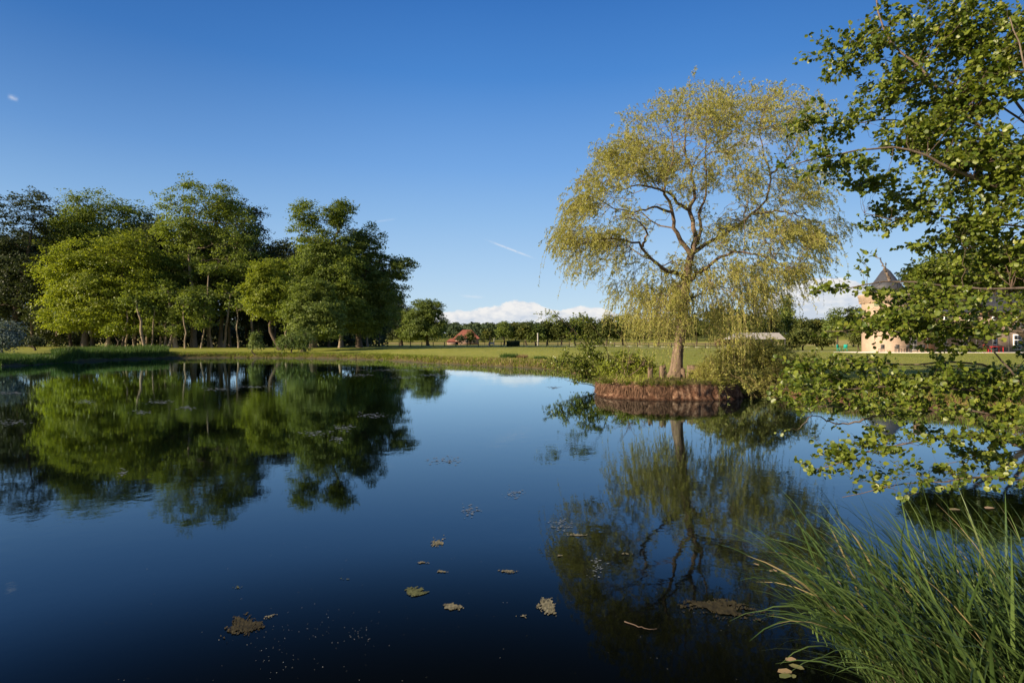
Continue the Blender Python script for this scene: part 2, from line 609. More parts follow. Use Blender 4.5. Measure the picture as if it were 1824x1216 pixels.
wi = np.arange(100).reshape(10, 10)
wq = np.stack([wi[:-1, :-1], wi[:-1, 1:], wi[1:, 1:], wi[1:, :-1]], -1).reshape(-1, 4)
pond = link('pond_water', mesh_data('pond_water', np.stack([WX.ravel(), WY.ravel(), WX.ravel() * 0], 1), wq, wm))
tag(pond, 'dark still pond mirroring the trees and the sky', kind='structure')


# ------------------------------------------------------------------ grass helpers
def blades(base, h, w, lean, tint, segs=2, dirs=None, droop=0.35):
    """grass blades as ribbons of quads; base (n,3)"""
    n = len(base)
    a = rng.uniform(0, 2 * np.pi, n) if dirs is None else dirs
    hd = np.stack([np.cos(a), np.sin(a), 0 * a], 1)
    sd = np.stack([-np.sin(a), np.cos(a), 0 * a], 1)
    # most ribbons show their width to the side
    b = a + rng.uniform(-1.2, 1.2, n)
    sd = np.stack([-np.sin(b), np.cos(b), 0 * b], 1)
    h = np.asarray(h).reshape(-1, 1)
    lean = np.asarray(lean).reshape(-1, 1)
    w = np.asarray(w).reshape(-1, 1)
    rows = []
    for i in range(segs + 1):
        s = i / segs
        c = base + np.array([0, 0, 1.0]) * h * (s - droop * lean * s * s) + hd * h * lean * s ** 1.7
        ww = w * (1 - s) ** 0.7 * 0.5 + w * 0.02
        rows.append(c - sd * ww)
        rows.append(c + sd * ww)
    V = np.stack(rows, 1).reshape(-1, 3)
    kk = 2 * (segs + 1)
    bb = (np.arange(n) * kk)[:, None, None]
    q = np.array([[2 * i, 2 * i + 1, 2 * i + 3, 2 * i + 2] for i in range(segs)])
    Q = (bb + q[None]).reshape(-1, 4)
    return V, Q, np.repeat(tint, segs)


def shore_scatter(px0, px1, dmin, dmax, n, power=1.0):
    """points on land just behind the shore line between two picture columns"""
    out = []
    cum = SHP[:len(SH)]
    pxs = np.array([s[0] for s in SH], float)
    while len(out) < 1:
        px = rng.uniform(px0, px1, n)
        D = np.interp(px, pxs, cum[:, 1])
        d = dmin + (dmax - dmin) * rng.uniform(0, 1, n) ** power
        y = D + d
        x = (px - CX) / F * y
        out = np.stack([x, y], 1)
    return out


def grass_object(name, label, xy, hmin, hmax, wmin, wmax, mat, lean=(0.1, 0.6), kind='stuff', zoff=0.0, parent=None, tint_shift=0.0, segs=2, cat='grass'):
    z, d = ground_z(xy)
    keep = (z > -0.05)
    xy, z = xy[keep], z[keep]
    n = len(xy)
    nn = vnoise(xy[:, 0], xy[:, 1], 0.8, 21)
    h = rng.uniform(hmin, hmax, n) * (1 + 0.35 * nn)
    base = np.column_stack([xy, z - 0.02 + zoff])
    tint = np.clip(rng.beta(2, 2.5, n) + 0.2 * nn + tint_shift, 0, 1)
    V, Q, T = blades(base, h, rng.uniform(wmin, wmax, n), rng.uniform(*lean, n), tint, segs)
    o = link(name, mesh_data(name, V, Q, mat, T), parent)
    tag(o, label, cat, kind=kind)
    return o


# ------------------------------------------------------------------ trees
def grow(src, targets, up=0.25, wob=0.06, K=8, rscale=0.55, rmin=0.004, taper=0.12, prefer=None):
    """branches from the closest source samples to the targets. src: (m,4) xyz+r ; tangent from the neighbours"""
    S, R = src[:, :3], src[:, 3]
    out, rad = [], []
    T = targets
    idx = np.empty(len(T), int)
    for i in range(0, len(T), 500):
        tt = T[i:i + 500]
        dv = tt[:, None, :] - S[None]
        d = np.linalg.norm(dv, axis=2)
        pen = d + 0.5 * np.maximum(0, -dv[:, :, 2])
        if prefer is not None:
            pen = pen + prefer[None]
        idx[i:i + 500] = np.argmin(pen, 1)
    a = S[idx]
    ln = np.linalg.norm(T - a, axis=1)
    mid = (a + T) / 2 + np.array([0, 0, 1.0]) * (up * ln)[:, None] + rng.normal(size=a.shape) * (wob * 2 * ln)[:, None]
    t = np.linspace(0, 1, K)[None, :, None]
    Pp = (1 - t) ** 2 * a[:, None] + 2 * t * (1 - t) * mid[:, None] + t ** 2 * T[:, None]
    jit = rng.normal(size=Pp.shape) * (wob * ln / 3)[:, None, None]
    jit[:, 0] = 0
    jit[:, -1] = 0
    Pp += jit
    r0 = np.clip(np.minimum(R[idx] * rscale, 0.012 * ln + rmin), rmin, None)
    rr_ = r0[:, None] * (1 - (1 - taper) * np.linspace(0, 1, K)[None])
    return Pp, rr_, idx


def lobe_points(lobes, n, shell=0.45, depth_k=1.0):
    """lobes: (centre xyz, rx, ry, rz, weight)"""
    w = np.array([l[1] * l[3] * l[4] for l in lobes])
    cnt = rng.multinomial(n, w / w.sum())
    out, nor, lid = [], [], []
    for i, (l, c) in enumerate(zip(lobes, cnt)):
        u = rand_unit(c)
        r = rng.uniform(0, 1, c) ** shell
        out.append(np.asarray(l[0]) + u * r[:, None] * np.array([l[1], l[2] * depth_k, l[3]]))
        nor.append(u)
        lid.append(np.full(c, i))
    return np.concatenate(out), np.concatenate(nor), np.concatenate(lid)


def px_lobes(L, D, dk=1.0):
    out = []
    for l in L:
        cx, cy, rx, ry = l[:4]
        dof = l[4] if len(l) > 4 else 0.0
        w = l[5] if len(l) > 5 else 1.0
        Dd = D + dof
        out.append((P(cx, cy, Dd), rx / F * Dd, (rx + ry) / 2 / F * Dd * dk, ry / F * Dd, w))
    return out


def crown_mesh(name, lobes, base, n_tip, n_per, clump, L, W, mat, tshift=0.0, flat=0.32, shell=0.42):
    if n_tip > 250 and flat < 0.5:
        n_per, L, W, n_tip, clump = int(n_per * 1.45), L * 0.76, W * 0.76, int(n_tip * 1.5), clump * 0.62
    if n_tip > 250 and flat < 0.5:
        sc_, su_, sl_ = lobe_points(lobes, max(30, n_tip // 14), 0.28)
        mr = float(np.mean([l[1] for l in lobes]))
        sub = [(c_, q_, q_, q_ * 0.72, 1.0) for c_, q_ in zip(sc_, mr * rng.uniform(0.20, 0.50, len(sc_)))]
        tips, u, lid = lobe_points(sub, int(n_tip * 0.66), 0.5)
        tips[:, 2] += 0.12 * mr - 0.10 * np.hypot(tips[:, 0] - sc_[lid, 0], tips[:, 1] - sc_[lid, 1])
        tips = np.concatenate([tips, lobe_points(lobes, int(n_tip * 0.36), shell)[0]])
    else:
        tips, u, lid = lobe_points(lobes, n_tip, shell)
    tips = tips[tips[:, 2] > base[2] + 0.4]
    u = nrm(tips - np.mean([l[0] for l in lobes], 0))
    n = len(tips)
    ctint = rng.normal(0, 0.12, n)
    sc = rng.uniform(0.6, 1.5, n) * clump
    off = rng.normal(size=(n, n_per, 3)) * np.array([1, 1, flat]) * sc[:, None, None]
    # sprays hang a little at their outer ends
    hor = u.copy()
    hor[:, 2] = 0
    off[:, :, 2] -= 0.25 * np.einsum('ijk,ik->ij', off, hor)
    rr0 = np.linalg.norm(off[:, :, :2], axis=2) / sc[:, None]
    off *= np.where(rr0 > 1.7, 0.55, 1.0)[:, :, None]
    C = (tips[:, None] + off).reshape(-1, 3)
    nr = nrm(np.repeat(u, n_per, 0) * 0.55 + np.array([0, 0, 0.6]) + rng.normal(size=(n * n_per, 3)) * 0.5)
    ax = np.cross(nr, rand_unit(n * n_per))
    s = rng.uniform(0.65, 1.35, n * n_per)
    V, Q = leaf_quads(C - base, ax, nr, L * s, W * s, 0.1)
    tint = np.clip(0.42 + np.repeat(ctint, n_per) + rng.normal(0, 0.16, n * n_per) + tshift, 0, 1)
    return mesh_data(name, V, Q, mat, tint), tips


def trunk_mesh(name, base, path, r0, lobes, tips, mat, n_br=60, r_top=0.25):
    path = resample(path, 12)
    d = np.linspace(0, 1, 12)
    rad = r0 * ((1 - d) * (1 - r_top) + r_top)
    rad[0] *= 1.35
    parts = [tubes(path[None] - base, rad[None], 9)]
    src = np.column_stack([path, rad])[4:]
    cents = np.array([l[0] for l in lobes])
    Pp, R, _ = grow(src, cents, 0.12, 0.06, 9, 0.55, 0.05, 0.3)
    parts.append(tubes(Pp - base, R, 6))
    src2 = np.column_stack([Pp[:, 2:].reshape(-1, 3), R[:, 2:].reshape(-1)])
    sel = tips[rng.permutation(len(tips))[:n_br]]
    if len(sel):
        P2, R2, _ = grow(src2, sel, 0.1, 0.07, 6, 0.6, 0.03, 0.25)
        parts.append(tubes(P2 - base, R2, 4))
    V, Q = join(parts)
    return mesh_data(name, V, Q, mat, smooth=True)


def broad_tree(name, label, base_px, D, lobes_px, n_tip, n_per, clump, leaf, mat, bark, r0, group='trees of the wood on the far bank', lean=None, n_br=70, tshift=0.0, dk=1.0, flat=0.32, cat='tree', n_trunk=1):
    bx = (base_px - CX) / F * D
    bz = float(ground_z([[bx, D]])[0][0]) - 0.1
    base = np.array([bx, D, bz])
    lobes = px_lobes(lobes_px, D, dk)
    e = empty(name, base, label, cat, group)
    cm, tips = crown_mesh('crown', lobes, base, n_tip, n_per, clump, leaf, leaf * 0.75, mat, tshift, flat)
    o = link('crown', cm, e)
    o['kind'] = 'stuff'
    cents = np.array([l[0] for l in lobes])
    topc = cents[np.argmax(cents[:, 2])]
    m1 = base + (topc - base) * np.array([0.15, 0.15, 0.3]) + np.array([rng.normal(0, 0.35), 0, 0])
    m2 = base + (topc - base) * np.array([0.5, 0.5, 0.6]) + np.array([rng.normal(0, 0.5), 0, 0])
    if lean is not None:
        m1 = m1 + np.array([lean, 0, 0])
    path = [base, m1, m2, base + (topc - base) * np.array([0.9, 0.9, 0.88])]
    link('trunk', trunk_mesh('trunk', base, path, r0, lobes, tips, bark, n_br), e)
    return e


# ---- the wood on the far bank: front trees traced one by one
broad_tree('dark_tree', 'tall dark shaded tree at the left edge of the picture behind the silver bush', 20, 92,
           [(10, 400, 60, 62), (60, 385, 48, 42), (-60, 430, 70, 90), (30, 480, 62, 60), (80, 460, 38, 50), (15, 555, 60, 42), (-50, 540, 60, 60), (75, 540, 35, 40)], 900, 18, 0.9, 0.42, M['wood_leaf_dark'], M['bark_dark'], 0.55)
broad_tree('broad_tree', 'round topped green tree rising behind the low yellow-green one on the left', 150, 100,
           [(180, 382, 58, 40), (140, 410, 50, 42), (225, 400, 42, 38), (175, 440, 80, 48), (250, 440, 40, 45), (120, 450, 40, 40)], 950, 18, 0.95, 0.40, M['wood_leaf'], M['bark_pale'], 0.5)
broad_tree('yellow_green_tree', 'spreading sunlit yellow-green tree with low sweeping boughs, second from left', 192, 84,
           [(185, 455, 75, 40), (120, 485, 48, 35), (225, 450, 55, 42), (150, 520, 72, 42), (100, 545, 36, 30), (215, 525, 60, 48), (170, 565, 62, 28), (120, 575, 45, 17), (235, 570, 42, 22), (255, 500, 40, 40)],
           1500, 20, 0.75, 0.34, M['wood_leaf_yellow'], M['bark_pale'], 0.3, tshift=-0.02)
broad_tree('tall_open_tree', 'tallest open crowned tree with pale limbs showing near the middle of the wood', 345, 90,
           [(345, 352, 50, 34), (395, 365, 36, 36), (300, 372, 22, 24, 0, 0.5), (282, 352, 12, 16, 0, 0.5), (420, 400, 38, 42), (350, 405, 60, 42), (310, 430, 36, 42), (400, 460, 58, 52), (335, 490, 50, 48), (445, 440, 28, 46), (290, 480, 30, 40), (380, 540, 60, 32), (320, 560, 50, 25)],
           1250, 18, 0.85, 0.36, M['wood_leaf'], M['bark_pale'], 0.45, n_br=150, tshift=0.08)
broad_tree('forked_tree', 'dark crowned tree with a bare sinuous pale trunk between tall trees', 392, 96,
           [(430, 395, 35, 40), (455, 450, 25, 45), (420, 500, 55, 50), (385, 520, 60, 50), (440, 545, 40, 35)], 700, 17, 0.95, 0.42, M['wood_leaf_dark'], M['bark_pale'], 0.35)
broad_tree('twin_topped_tree', 'tall tree with two ragged tops right of the gap in the wood', 557, 84,
           [(545, 385, 26, 30), (528, 405, 26, 12, 0, 0.6), (560, 420, 36, 38), (600, 385, 24, 26), (612, 372, 20, 10), (604, 430, 34, 34), (580, 470, 62, 38), (545, 500, 50, 40), (610, 505, 46, 44), (575, 545, 70, 40), (625, 560, 46, 36)],
           1350, 19, 0.72, 0.34, M['wood_leaf'], M['bark_dark'], 0.5, tshift=0.0)
broad_tree('round_domed_tree', 'tree with a rounded dark topmost dome and a ragged bough reaching right over the lawn', 640, 88,
           [(660, 430, 30, 27), (640, 455, 36, 30), (672, 455, 26, 18), (655, 500, 50, 45), (700, 480, 26, 20), (722, 470, 20, 12, 0, 0.8), (738, 472, 12, 6, 0, 0.8), (705, 462, 10, 10, 0, 0.8), (690, 515, 34, 26, 0, 0.8), (650, 560, 48, 44), (690, 555, 30, 34, 0, .7), (620, 540, 30, 50)],
           1250, 19, 0.70, 0.34, M['wood_leaf_mid'], M['bark_dark'], 0.45, tshift=0.02)
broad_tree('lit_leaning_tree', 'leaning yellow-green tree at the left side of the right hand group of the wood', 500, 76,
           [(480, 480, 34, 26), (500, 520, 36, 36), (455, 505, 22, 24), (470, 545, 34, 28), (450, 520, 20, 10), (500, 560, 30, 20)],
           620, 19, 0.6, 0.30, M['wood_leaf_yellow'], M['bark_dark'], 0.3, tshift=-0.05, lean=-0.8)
broad_tree('domed_tree', 'lower dome shaped green tree at the water edge in front of the twin topped one', 540, 72,
           [(552, 520, 32, 26), (535, 555, 40, 32), (575, 555, 38, 36), (550, 590, 46, 18), (590, 590, 26, 18)],
           800, 19, 0.6, 0.29, M['wood_leaf_mid'], M['bark_dark'], 0.3, tshift=0.15)
broad_tree('slim_tree', 'slim half bare tree standing in the gap between the two groups of the wood', 488, 98,
           [(490, 440, 16, 12, 0, 0.5), (480, 470, 22, 24, 0, .7), (500, 480, 24, 30)], 200, 14, 0.8, 0.36, M['wood_leaf_dark'], M['bark_dark'], 0.25)
broad_tree('bushy_tree', 'small bright bushy tree in the middle of the wood above the reeds', 205, 80,
           [(210, 585, 14, 13), (196, 590, 10, 9)], 90, 18, 0.5, 0.28, M['wood_leaf_yellow'], M['bark_dark'], 0.12, tshift=-0.2)
# sunny lower limbs of the wood's middle: a short tree under the tall ones
broad_tree('understorey_tree', 'short tree with layered lit boughs under the tall open one', 300, 82,
           [(325, 530, 40, 12), (290, 560, 40, 14), (350, 570, 44, 14), (265, 590, 30, 10), (310, 590, 36, 8)], 330, 18, 0.7, 0.30, M['wood_leaf'], M['bark_pale'], 0.25, tshift=0.0, dk=0.8)

# ---- darker trees behind: two crowns shared between them, standing in deep rows
bk_base = np.zeros(3)
proto = []
for s in range(3):
    lb = []
    for i in range(9):
        a = rng.uniform(0, 6.28)
        q = rng.uniform(0, 3.6)
        lb.append((np.array([q * math.cos(a), q * math.sin(a), rng.uniform(9, 20)]), rng.uniform(3.2, 4.8), rng.uniform(3.2, 4.8), rng.uniform(2.6, 4.0), 1.0))
    lb.append((np.array([0, 0, 6.5]), 4.2, 4.2, 2.0, 1.0))
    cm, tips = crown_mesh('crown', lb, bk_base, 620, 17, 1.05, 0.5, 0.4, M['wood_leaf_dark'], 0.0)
    tm = trunk_mesh('trunk', bk_base, [(0, 0, -0.3), (rng.normal(0, .35), 0, 4), (rng.normal(0, .6), 0, 11), (0, 0, 18)], 0.27, lb, tips, M['bark_pale'] if s != 1 else M['bark_dark'], 40)
    proto.append((cm, tm))
spots = [(-70, 118, 1.0), (-20, 104, 1.05), (60, 108, 1.0), (98, 116, 1.0), (128, 99, 0.9), (165, 112, 1.1), (218, 104, 0.95), (240, 90, 0.72), (262, 96, 0.8), (297, 100, 1.0), (315, 112, 1.0), (372, 110, 1.08),
         (410, 104, 0.95), (440, 112, 0.9), (462, 106, 0.82), (520, 108, 0.92), (585, 104, 0.95), (610, 112, 0.95), (655, 108, 0.78), (675, 116, 0.75), (30, 122, 1), (150, 126, 1.05), (270, 124, 1.05), (350, 126, 1.05), (480, 124, 0.9), (550, 126, 1.0), (-120, 100, 1.0)]
for i, (bp, D, s) in enumerate(spots):
    cm, tm = proto[i % 3]
    x = (bp - CX) / F * D
    z = float(ground_z([[x, D]])[0][0]) - 0.1
    e = empty('wood_tree', (x, D, z), 'dark shaded tree standing deep in the wood behind the sunlit front trees', 'tree', 'shaded trees standing deep in the wood', rng.uniform(0, 6.28))
    e.scale = (s, s, s)
    o = link('crown', cm, e)
    o['kind'] = 'stuff'
    link('trunk', tm, e)
n = 900
px = rng.uniform(-320, 690, n)
D = rng.uniform(112, 138, n)
x = (px - CX) / F * D
z, _ = ground_z(np.stack([x, D], 1))
cr = rng.uniform(1.0, 2.2, n)
hgt_ = rng.uniform(0.4, 4.2, n) ** 1.0
u = rand_unit(n * 40)
C = np.repeat(np.stack([x, D, z + hgt_], 1), 40, 0) + u * np.repeat(cr, 40)[:, None] * rng.uniform(0.3, 1, (n * 40, 1))
V, Q = leaf_quads(C, rand_unit(len(C)), nrm(u + rng.normal(size=u.shape) * 0.5), rng.uniform(0.4, 0.7, len(C)), rng.uniform(0.35, 0.6, len(C)))
tag(link('undergrowth', mesh_data('undergrowth', V, Q, M['wood_leaf_dark'], rng.beta(2, 2, len(C)))), 'dark undergrowth deep among the trunks of the wood', 'undergrowth', kind='stuff')
# bare lower trunks standing at the front edge of the wood
bare = [(240, 84, 6.5, 0.16, 0.0), (258, 80, 7.0, 0.22, -0.9), (284, 84, 6, 0.13, 0.1), (292, 82, 6, .14, .5), (313, 82, 8, 0.32, -0.7), (345, 88, 8, 0.18, 0.3), (378, 85, 11, 0.17, -0.5), (399, 86, 8, 0.2, 0.8), (450, 88, 8, .2, 0), (605, 84, 6, .25, .1), (225, 82, 5.5, 0.14, 0.0), (510, 79, 6, .18, .3), (270, 81, 5.5, .12, .3), (330, 80, 6, .13, -.2), (358, 82, 7, .12, .4), (425, 82, 6, .13, -.3)]
twig_lab = ['straight grey', 'left leaning pale', 'thin dark', 'thin crooked', 'thick left leaning', 'tall straight', 'sinuous tall pale', 'right leaning pale', 'slender shaded', 'short dark', 'slender lit', 'forked small', 'very thin lit', 'thin upright pale', 'thin grey', 'thin left leaning pale']
for (bp, D, hh, r0, ln), tl in zip(bare, twig_lab):
    x = (bp - CX) / F * D
    z = float(ground_z([[x, D]])[0][0]) - 0.1
    base = np.array([x, D, z])
    e = empty('slender_tree', base, f'{tl} trunk of a slender tree at the front edge of the wood', 'tree', 'slender trunks at the front edge of the wood')
    path = [base] + [base + np.array([ln * 1.3 * q_ + rng.normal(0, .11), rng.normal(0, .1), hh * q_]) for q_ in (.2, .38, .55, .75, 1.0)]
    lb = [(base + np.array([ln * 1.3 + rng.normal(0, .8), 0.5, hh + rng.uniform(-.3, 1.2)]), rng.uniform(1.2, 2), 1.5, rng.uniform(0.7, 1.3), 1.0) for _ in range(3)]
    cm, tips = crown_mesh('crown', lb, base, 45, 16, 0.6, 0.32, 0.25, M['wood_leaf'], 0.0)
    o = link('crown', cm, e)
    o['kind'] = 'stuff'
    link('trunk', trunk_mesh('trunk', base, path, r0, lb, tips, M['bark_pale'], 14, 0.5), e)

# ---- pair of trees beyond the lawn, right of the wood
broad_tree('field_tree', 'large rounded tree beyond the lawn right beside the distant red roof', 762, 165,
           [(762, 558, 24, 24), (745, 570, 30, 26), (776, 576, 16, 24), (758, 592, 34, 16), (735, 594, 26, 14)], 950, 18, 0.95, 0.5, M['wood_leaf_mid'], M['bark_dark'], 0.5, group='trees beyond the lawn')
broad_tree('field_tree', 'shaded tree left of the large rounded one beyond the lawn', 715, 170,
           [(718, 562, 26, 24), (700, 566, 26, 26), (736, 575, 24, 26), (712, 590, 36, 16), (690, 588, 22, 20)], 900, 17, 1.0, 0.5, M['wood_leaf_dark'], M['bark_dark'], 0.5, group='trees beyond the lawn', tshift=0.25)

# ---- shrubs on the left bank
broad_tree('silver_bush', 'large silvery grey bush at the far left on the bank', 8, 50,
           [(10, 592, 28, 22), (-20, 595, 40, 28), (30, 600, 14, 14), (5, 612, 26, 12)], 420, 16, 0.28, 0.14, M['silver_leaf'], M['bark_dark'], 0.12, group='bushes on the left bank', cat='bush', flat=0.7)
broad_tree('clipped_bush', 'low dark rounded bush between the silver bush and the wood', 62, 62,
           [(62, 606, 15, 6), (62, 610, 12, 6)], 160, 16, 0.2, 0.13, M['wood_leaf_dark'], M['bark_dark'], 0.12, group='bushes on the left bank', cat='bush', flat=0.6)
broad_tree('young_tree', 'small pale green pointed young tree by the water below the wood', 456, 66,
           [(456, 598, 7, 7), (456, 606, 11, 7), (456, 615, 13, 7)], 120, 14, 0.25, 0.16, M['pale_leaf'], M['bark_dark'], 0.08, group='shrubs at the water below the wood', cat='tree', flat=0.6)
broad_tree('bank_bush', 'pale green spreading bush by the water under the leaning tree', 522, 66,
           [(520, 606, 22, 14), (505, 612, 14, 10), (545, 600, 18, 12), (535, 615, 24, 8)], 240, 15, 0.35, 0.18, M['pale_leaf'], M['bark_dark'], 0.1, group='shrubs at the water below the wood', cat='bush', flat=0.6, tshift=-0.2)
# ---- row of trees behind the field, from the red roof to the marquee
rows = [(898, 586, 12, 14), (918, 590, 14, 16), (938, 588, 14, 17), (955, 592, 14, 15), (975, 588, 16, 19), (1000, 586, 18, 20), (1025, 584, 18, 20), (1052, 586, 18, 20), (1080, 584, 20, 22), (1110, 582, 20, 24), (1140, 586, 18, 20), (1172, 582, 22, 24),
        (1205, 586, 20, 22), (1240, 580, 22, 24), (1275, 574, 24, 26), (1310, 574, 24, 22), (1345, 578, 22, 20), (1376, 574, 14, 24), (1400, 556, 10, 38), (1425, 582, 18, 18), (1455, 584, 20, 16), (1490, 574, 16, 26), (1520, 572, 18, 28), (870, 594, 6, 10)]
for i, (cx, cy, rx, ry) in enumerate(rows):
    D = 190 + rng.uniform(-8, 10)
    place = ('behind the fence left of the willow' if cx < 1000 else 'seen through the willow' if cx < 1360 else 'between the willow and the tower')
    ordn = ['first', 'second', 'third', 'fourth', 'fifth', 'sixth', 'seventh', 'eighth', 'ninth', 'tenth', 'eleventh', 'twelfth']
    side_n = sum(1 for r_0 in rows if (r_0[0] < 1000) == (cx < 1000) and (r_0[0] < 1360) == (cx < 1360) and r_0[0] < cx)
    lab = f'{ordn[side_n]} tree from the left in the field row {place}'
    if cx == 1400:
        lab = 'tall narrow tree standing above the row right of the willow'
    broad_tree('row_tree', lab, cx, D, [(cx, cy - ry * 0.25, rx * 0.8, ry * 0.75), (cx - rx * .4, cy + ry * .3, rx * .7, ry * .6), (cx + rx * .4, cy + ry * .3, rx * .7, ry * .6)],
               int(150 * rx * ry / 300) + 40, 16, 1.0, 0.6, M['row_leaf'] if i % 3 else M['wood_leaf_mid'], M['bark_dark'], 0.3, group='trees in the row behind the field', n_br=8, tshift=float(rng.uniform(-.15, .15)), n_trunk=1)

# ---- wooded hill in the distance: one mass
n = 4200
px = rng.uniform(-250, 2000, n)
D = rng.uniform(430, 800, n)
x = (px - CX) / F * D
z, _ = ground_z(np.stack([x, D], 1))
mask = rng.uniform(size=n) < 1.0
cr = rng.uniform(3.0, 5.5, n)
cen = np.stack([x, D, z + rng.uniform(3, 10, n)], 1)
u = rand_unit(n * 34)
u[:, 2] = np.abs(u[:, 2]) * 1.0 - 0.25
C = np.repeat(cen, 34, 0) + u * np.repeat(cr, 34)[:, None] * np.array([1, 1, 1.15])
V, Q = leaf_quads(C, np.cross(u, rand_unit(len(C))), nrm(u + rng.normal(size=u.shape) * 0.4), rng.uniform(1.6, 3.0, len(C)), rng.uniform(1.4, 2.6, len(C)))
ti = np.clip(np.repeat(rng.uniform(0.1, 0.8, n), 34) + rng.normal(0, 0.12, len(C)), 0, 1)
tag(link('distant_wood', mesh_data('distant_wood', V, Q, M['far_leaf'], ti)), 'dark wooded hillside along the horizon', 'wood', kind='stuff')

# ------------------------------------------------------------------ willow on the mound
WD = 19.2


def z4(x, y, d=0.0):      # measuring aid: picture coordinates of the crown survey
    return (950 + x * 0.3864, 130 + y * 0.3864, WD + d)


wbase = P(1204, 668, WD)
wbase[2] = 0.50
willow = empty('willow_tree', wbase, 'airy yellow-green weeping willow on the reddish earth mound', 'tree')
trunk_px = [(1204, 672, WD), (1206, 640, WD), (1210, 610, WD), (1214, 580, WD), (1217, 550, WD), (1221, 516, WD), (1226, 480, WD), (1230, 455, WD)]
limbs = [
    (0.17, [z4(730, 840), z4(690, 790, -.1), z4(655, 725, -.3), z4(645, 650, -.5), z4(633, 610, -.6), z4(605, 520, -.8), z4(640, 400, -1), z4(640, 250, -1.2)]),
    (0.18, [z4(738, 830), z4(748, 760, .1), z4(735, 690, .2), z4(720, 632, .2), z4(745, 540, .5), z4(733, 470, .6), z4(705, 380, .8), z4(700, 250, 1.0), z4(720, 160, 1.0)]),
    (0.12, [z4(720, 632, .2), z4(670, 602, -.1), z4(640, 570, -.4), z4(600, 540, -.7), z4(540, 525, -1.1), z4(480, 515, -1.5), z4(400, 535, -1.8), z4(320, 510, -2)]),
    (0.14, [z4(740, 820), z4(765, 760, .5), z4(770, 700, .8), z4(762, 640, 1.0), z4(795, 585, 1.2), z4(803, 520, 1.4), z4(790, 420, 1.5), z4(800, 300, 1.6), z4(800, 190, 1.6)]),
    (0.15, [z4(700, 950), z4(655, 920, -.4), z4(605, 900, -.8), z4(550, 860, -1.2), z4(515, 820, -1.5), z4(490, 785, -1.8), z4(420, 775, -2.1), z4(320, 765, -2.3), z4(210, 790, -2.5)]),
    (0.15, [z4(715, 960), z4(760, 920, -.3), z4(800, 890, -.8), z4(860, 850, -1.2), z4(920, 825, -1.5), z4(1000, 830, -1.7), z4(1090, 850, -1.8), z4(1180, 900, -2)]),
    (0.15, [z4(735, 830), z4(800, 790, .6), z4(900, 730, 1.2), z4(1010, 650, 1.6), z4(1080, 560, 1.8), z4(1095, 450, 1.9), z4(1065, 370, 2), z4(1045, 250, 2), z4(1080, 120, 2)]),
    (0.09, [z4(1010, 650, 1.6), z4(1100, 635, 1.4), z4(1200, 650, 1.2), z4(1300, 690, 1.2), z4(1400, 700, 1.2)]),
    (0.08, [z4(1090, 470, 1.9), z4(1170, 400, 2.2), z4(1240, 300, 2.2), z4(1330, 220, 2.2)]),
    (0.09, [z4(640, 640, -.5), z4(560, 620, -1), z4(450, 640, -1.6), z4(330, 600, -2.0), z4(250, 560, -2.2)]),
    (0.08, [z4(505, 800, -1.6), z4(520, 740, -2), z4(480, 680, -2.4), z4(380, 660, -2.8)]),
    (0.08, [z4(690, 1050), z4(620, 1060, -.8), z4(560, 1100, -1.4), z4(480, 1110, -1.8)]),
    (0.08, [z4(705, 1050), z4(790, 1010, .6), z4(880, 990, 1.2), z4(1000, 1030, 1.8)]),
    (0.08, [z4(790, 900, -.8), z4(830, 980, -1.8), z4(930, 1010, -2.4)]),
    (0.08, [z4(700, 980), z4(650, 990, 1.2), z4(560, 1000, 2.4), z4(460, 960, 3.0)]),
]
tp = resample(PA(trunk_px), 22)
trad = np.interp(np.linspace(0, 1, 22), [0, 0.06, 0.2, 0.6, 1], [0.34, 0.22, 0.175, 0.15, 0.12])
V, Q = tubes(tp[None] - wbase, trad[None], 18)
V += 0.025 * np.stack([vnoise(V[:, 2] * 1.0, np.arctan2(V[:, 1], V[:, 0]) * 2, 3, 31), vnoise(V[:, 2], np.arctan2(V[:, 1], V[:, 0]) * 2, 4, 32), 0 * V[:, 0]], 1)
link('trunk', mesh_data('trunk', V, Q, M['bark_willow'], smooth=True), willow)
src = [np.column_stack([tp, trad])[14:]]
for r0, pts in limbs:
    q = resample(PA(pts), 20)
    q[1:-1] += rng.normal(0, 0.025, (18, 3))
    rad = r0 * (1 - 0.88 * np.linspace(0, 1, 20) ** 0.75) * 0.55
    V, Q = tubes(q[None] - wbase, rad[None], 9)
    link('branch', mesh_data('branch', V, Q, M['bark_willow'], smooth=True), willow)
    src.append(np.column_stack([q, rad])[2:])
src = np.concatenate(src)
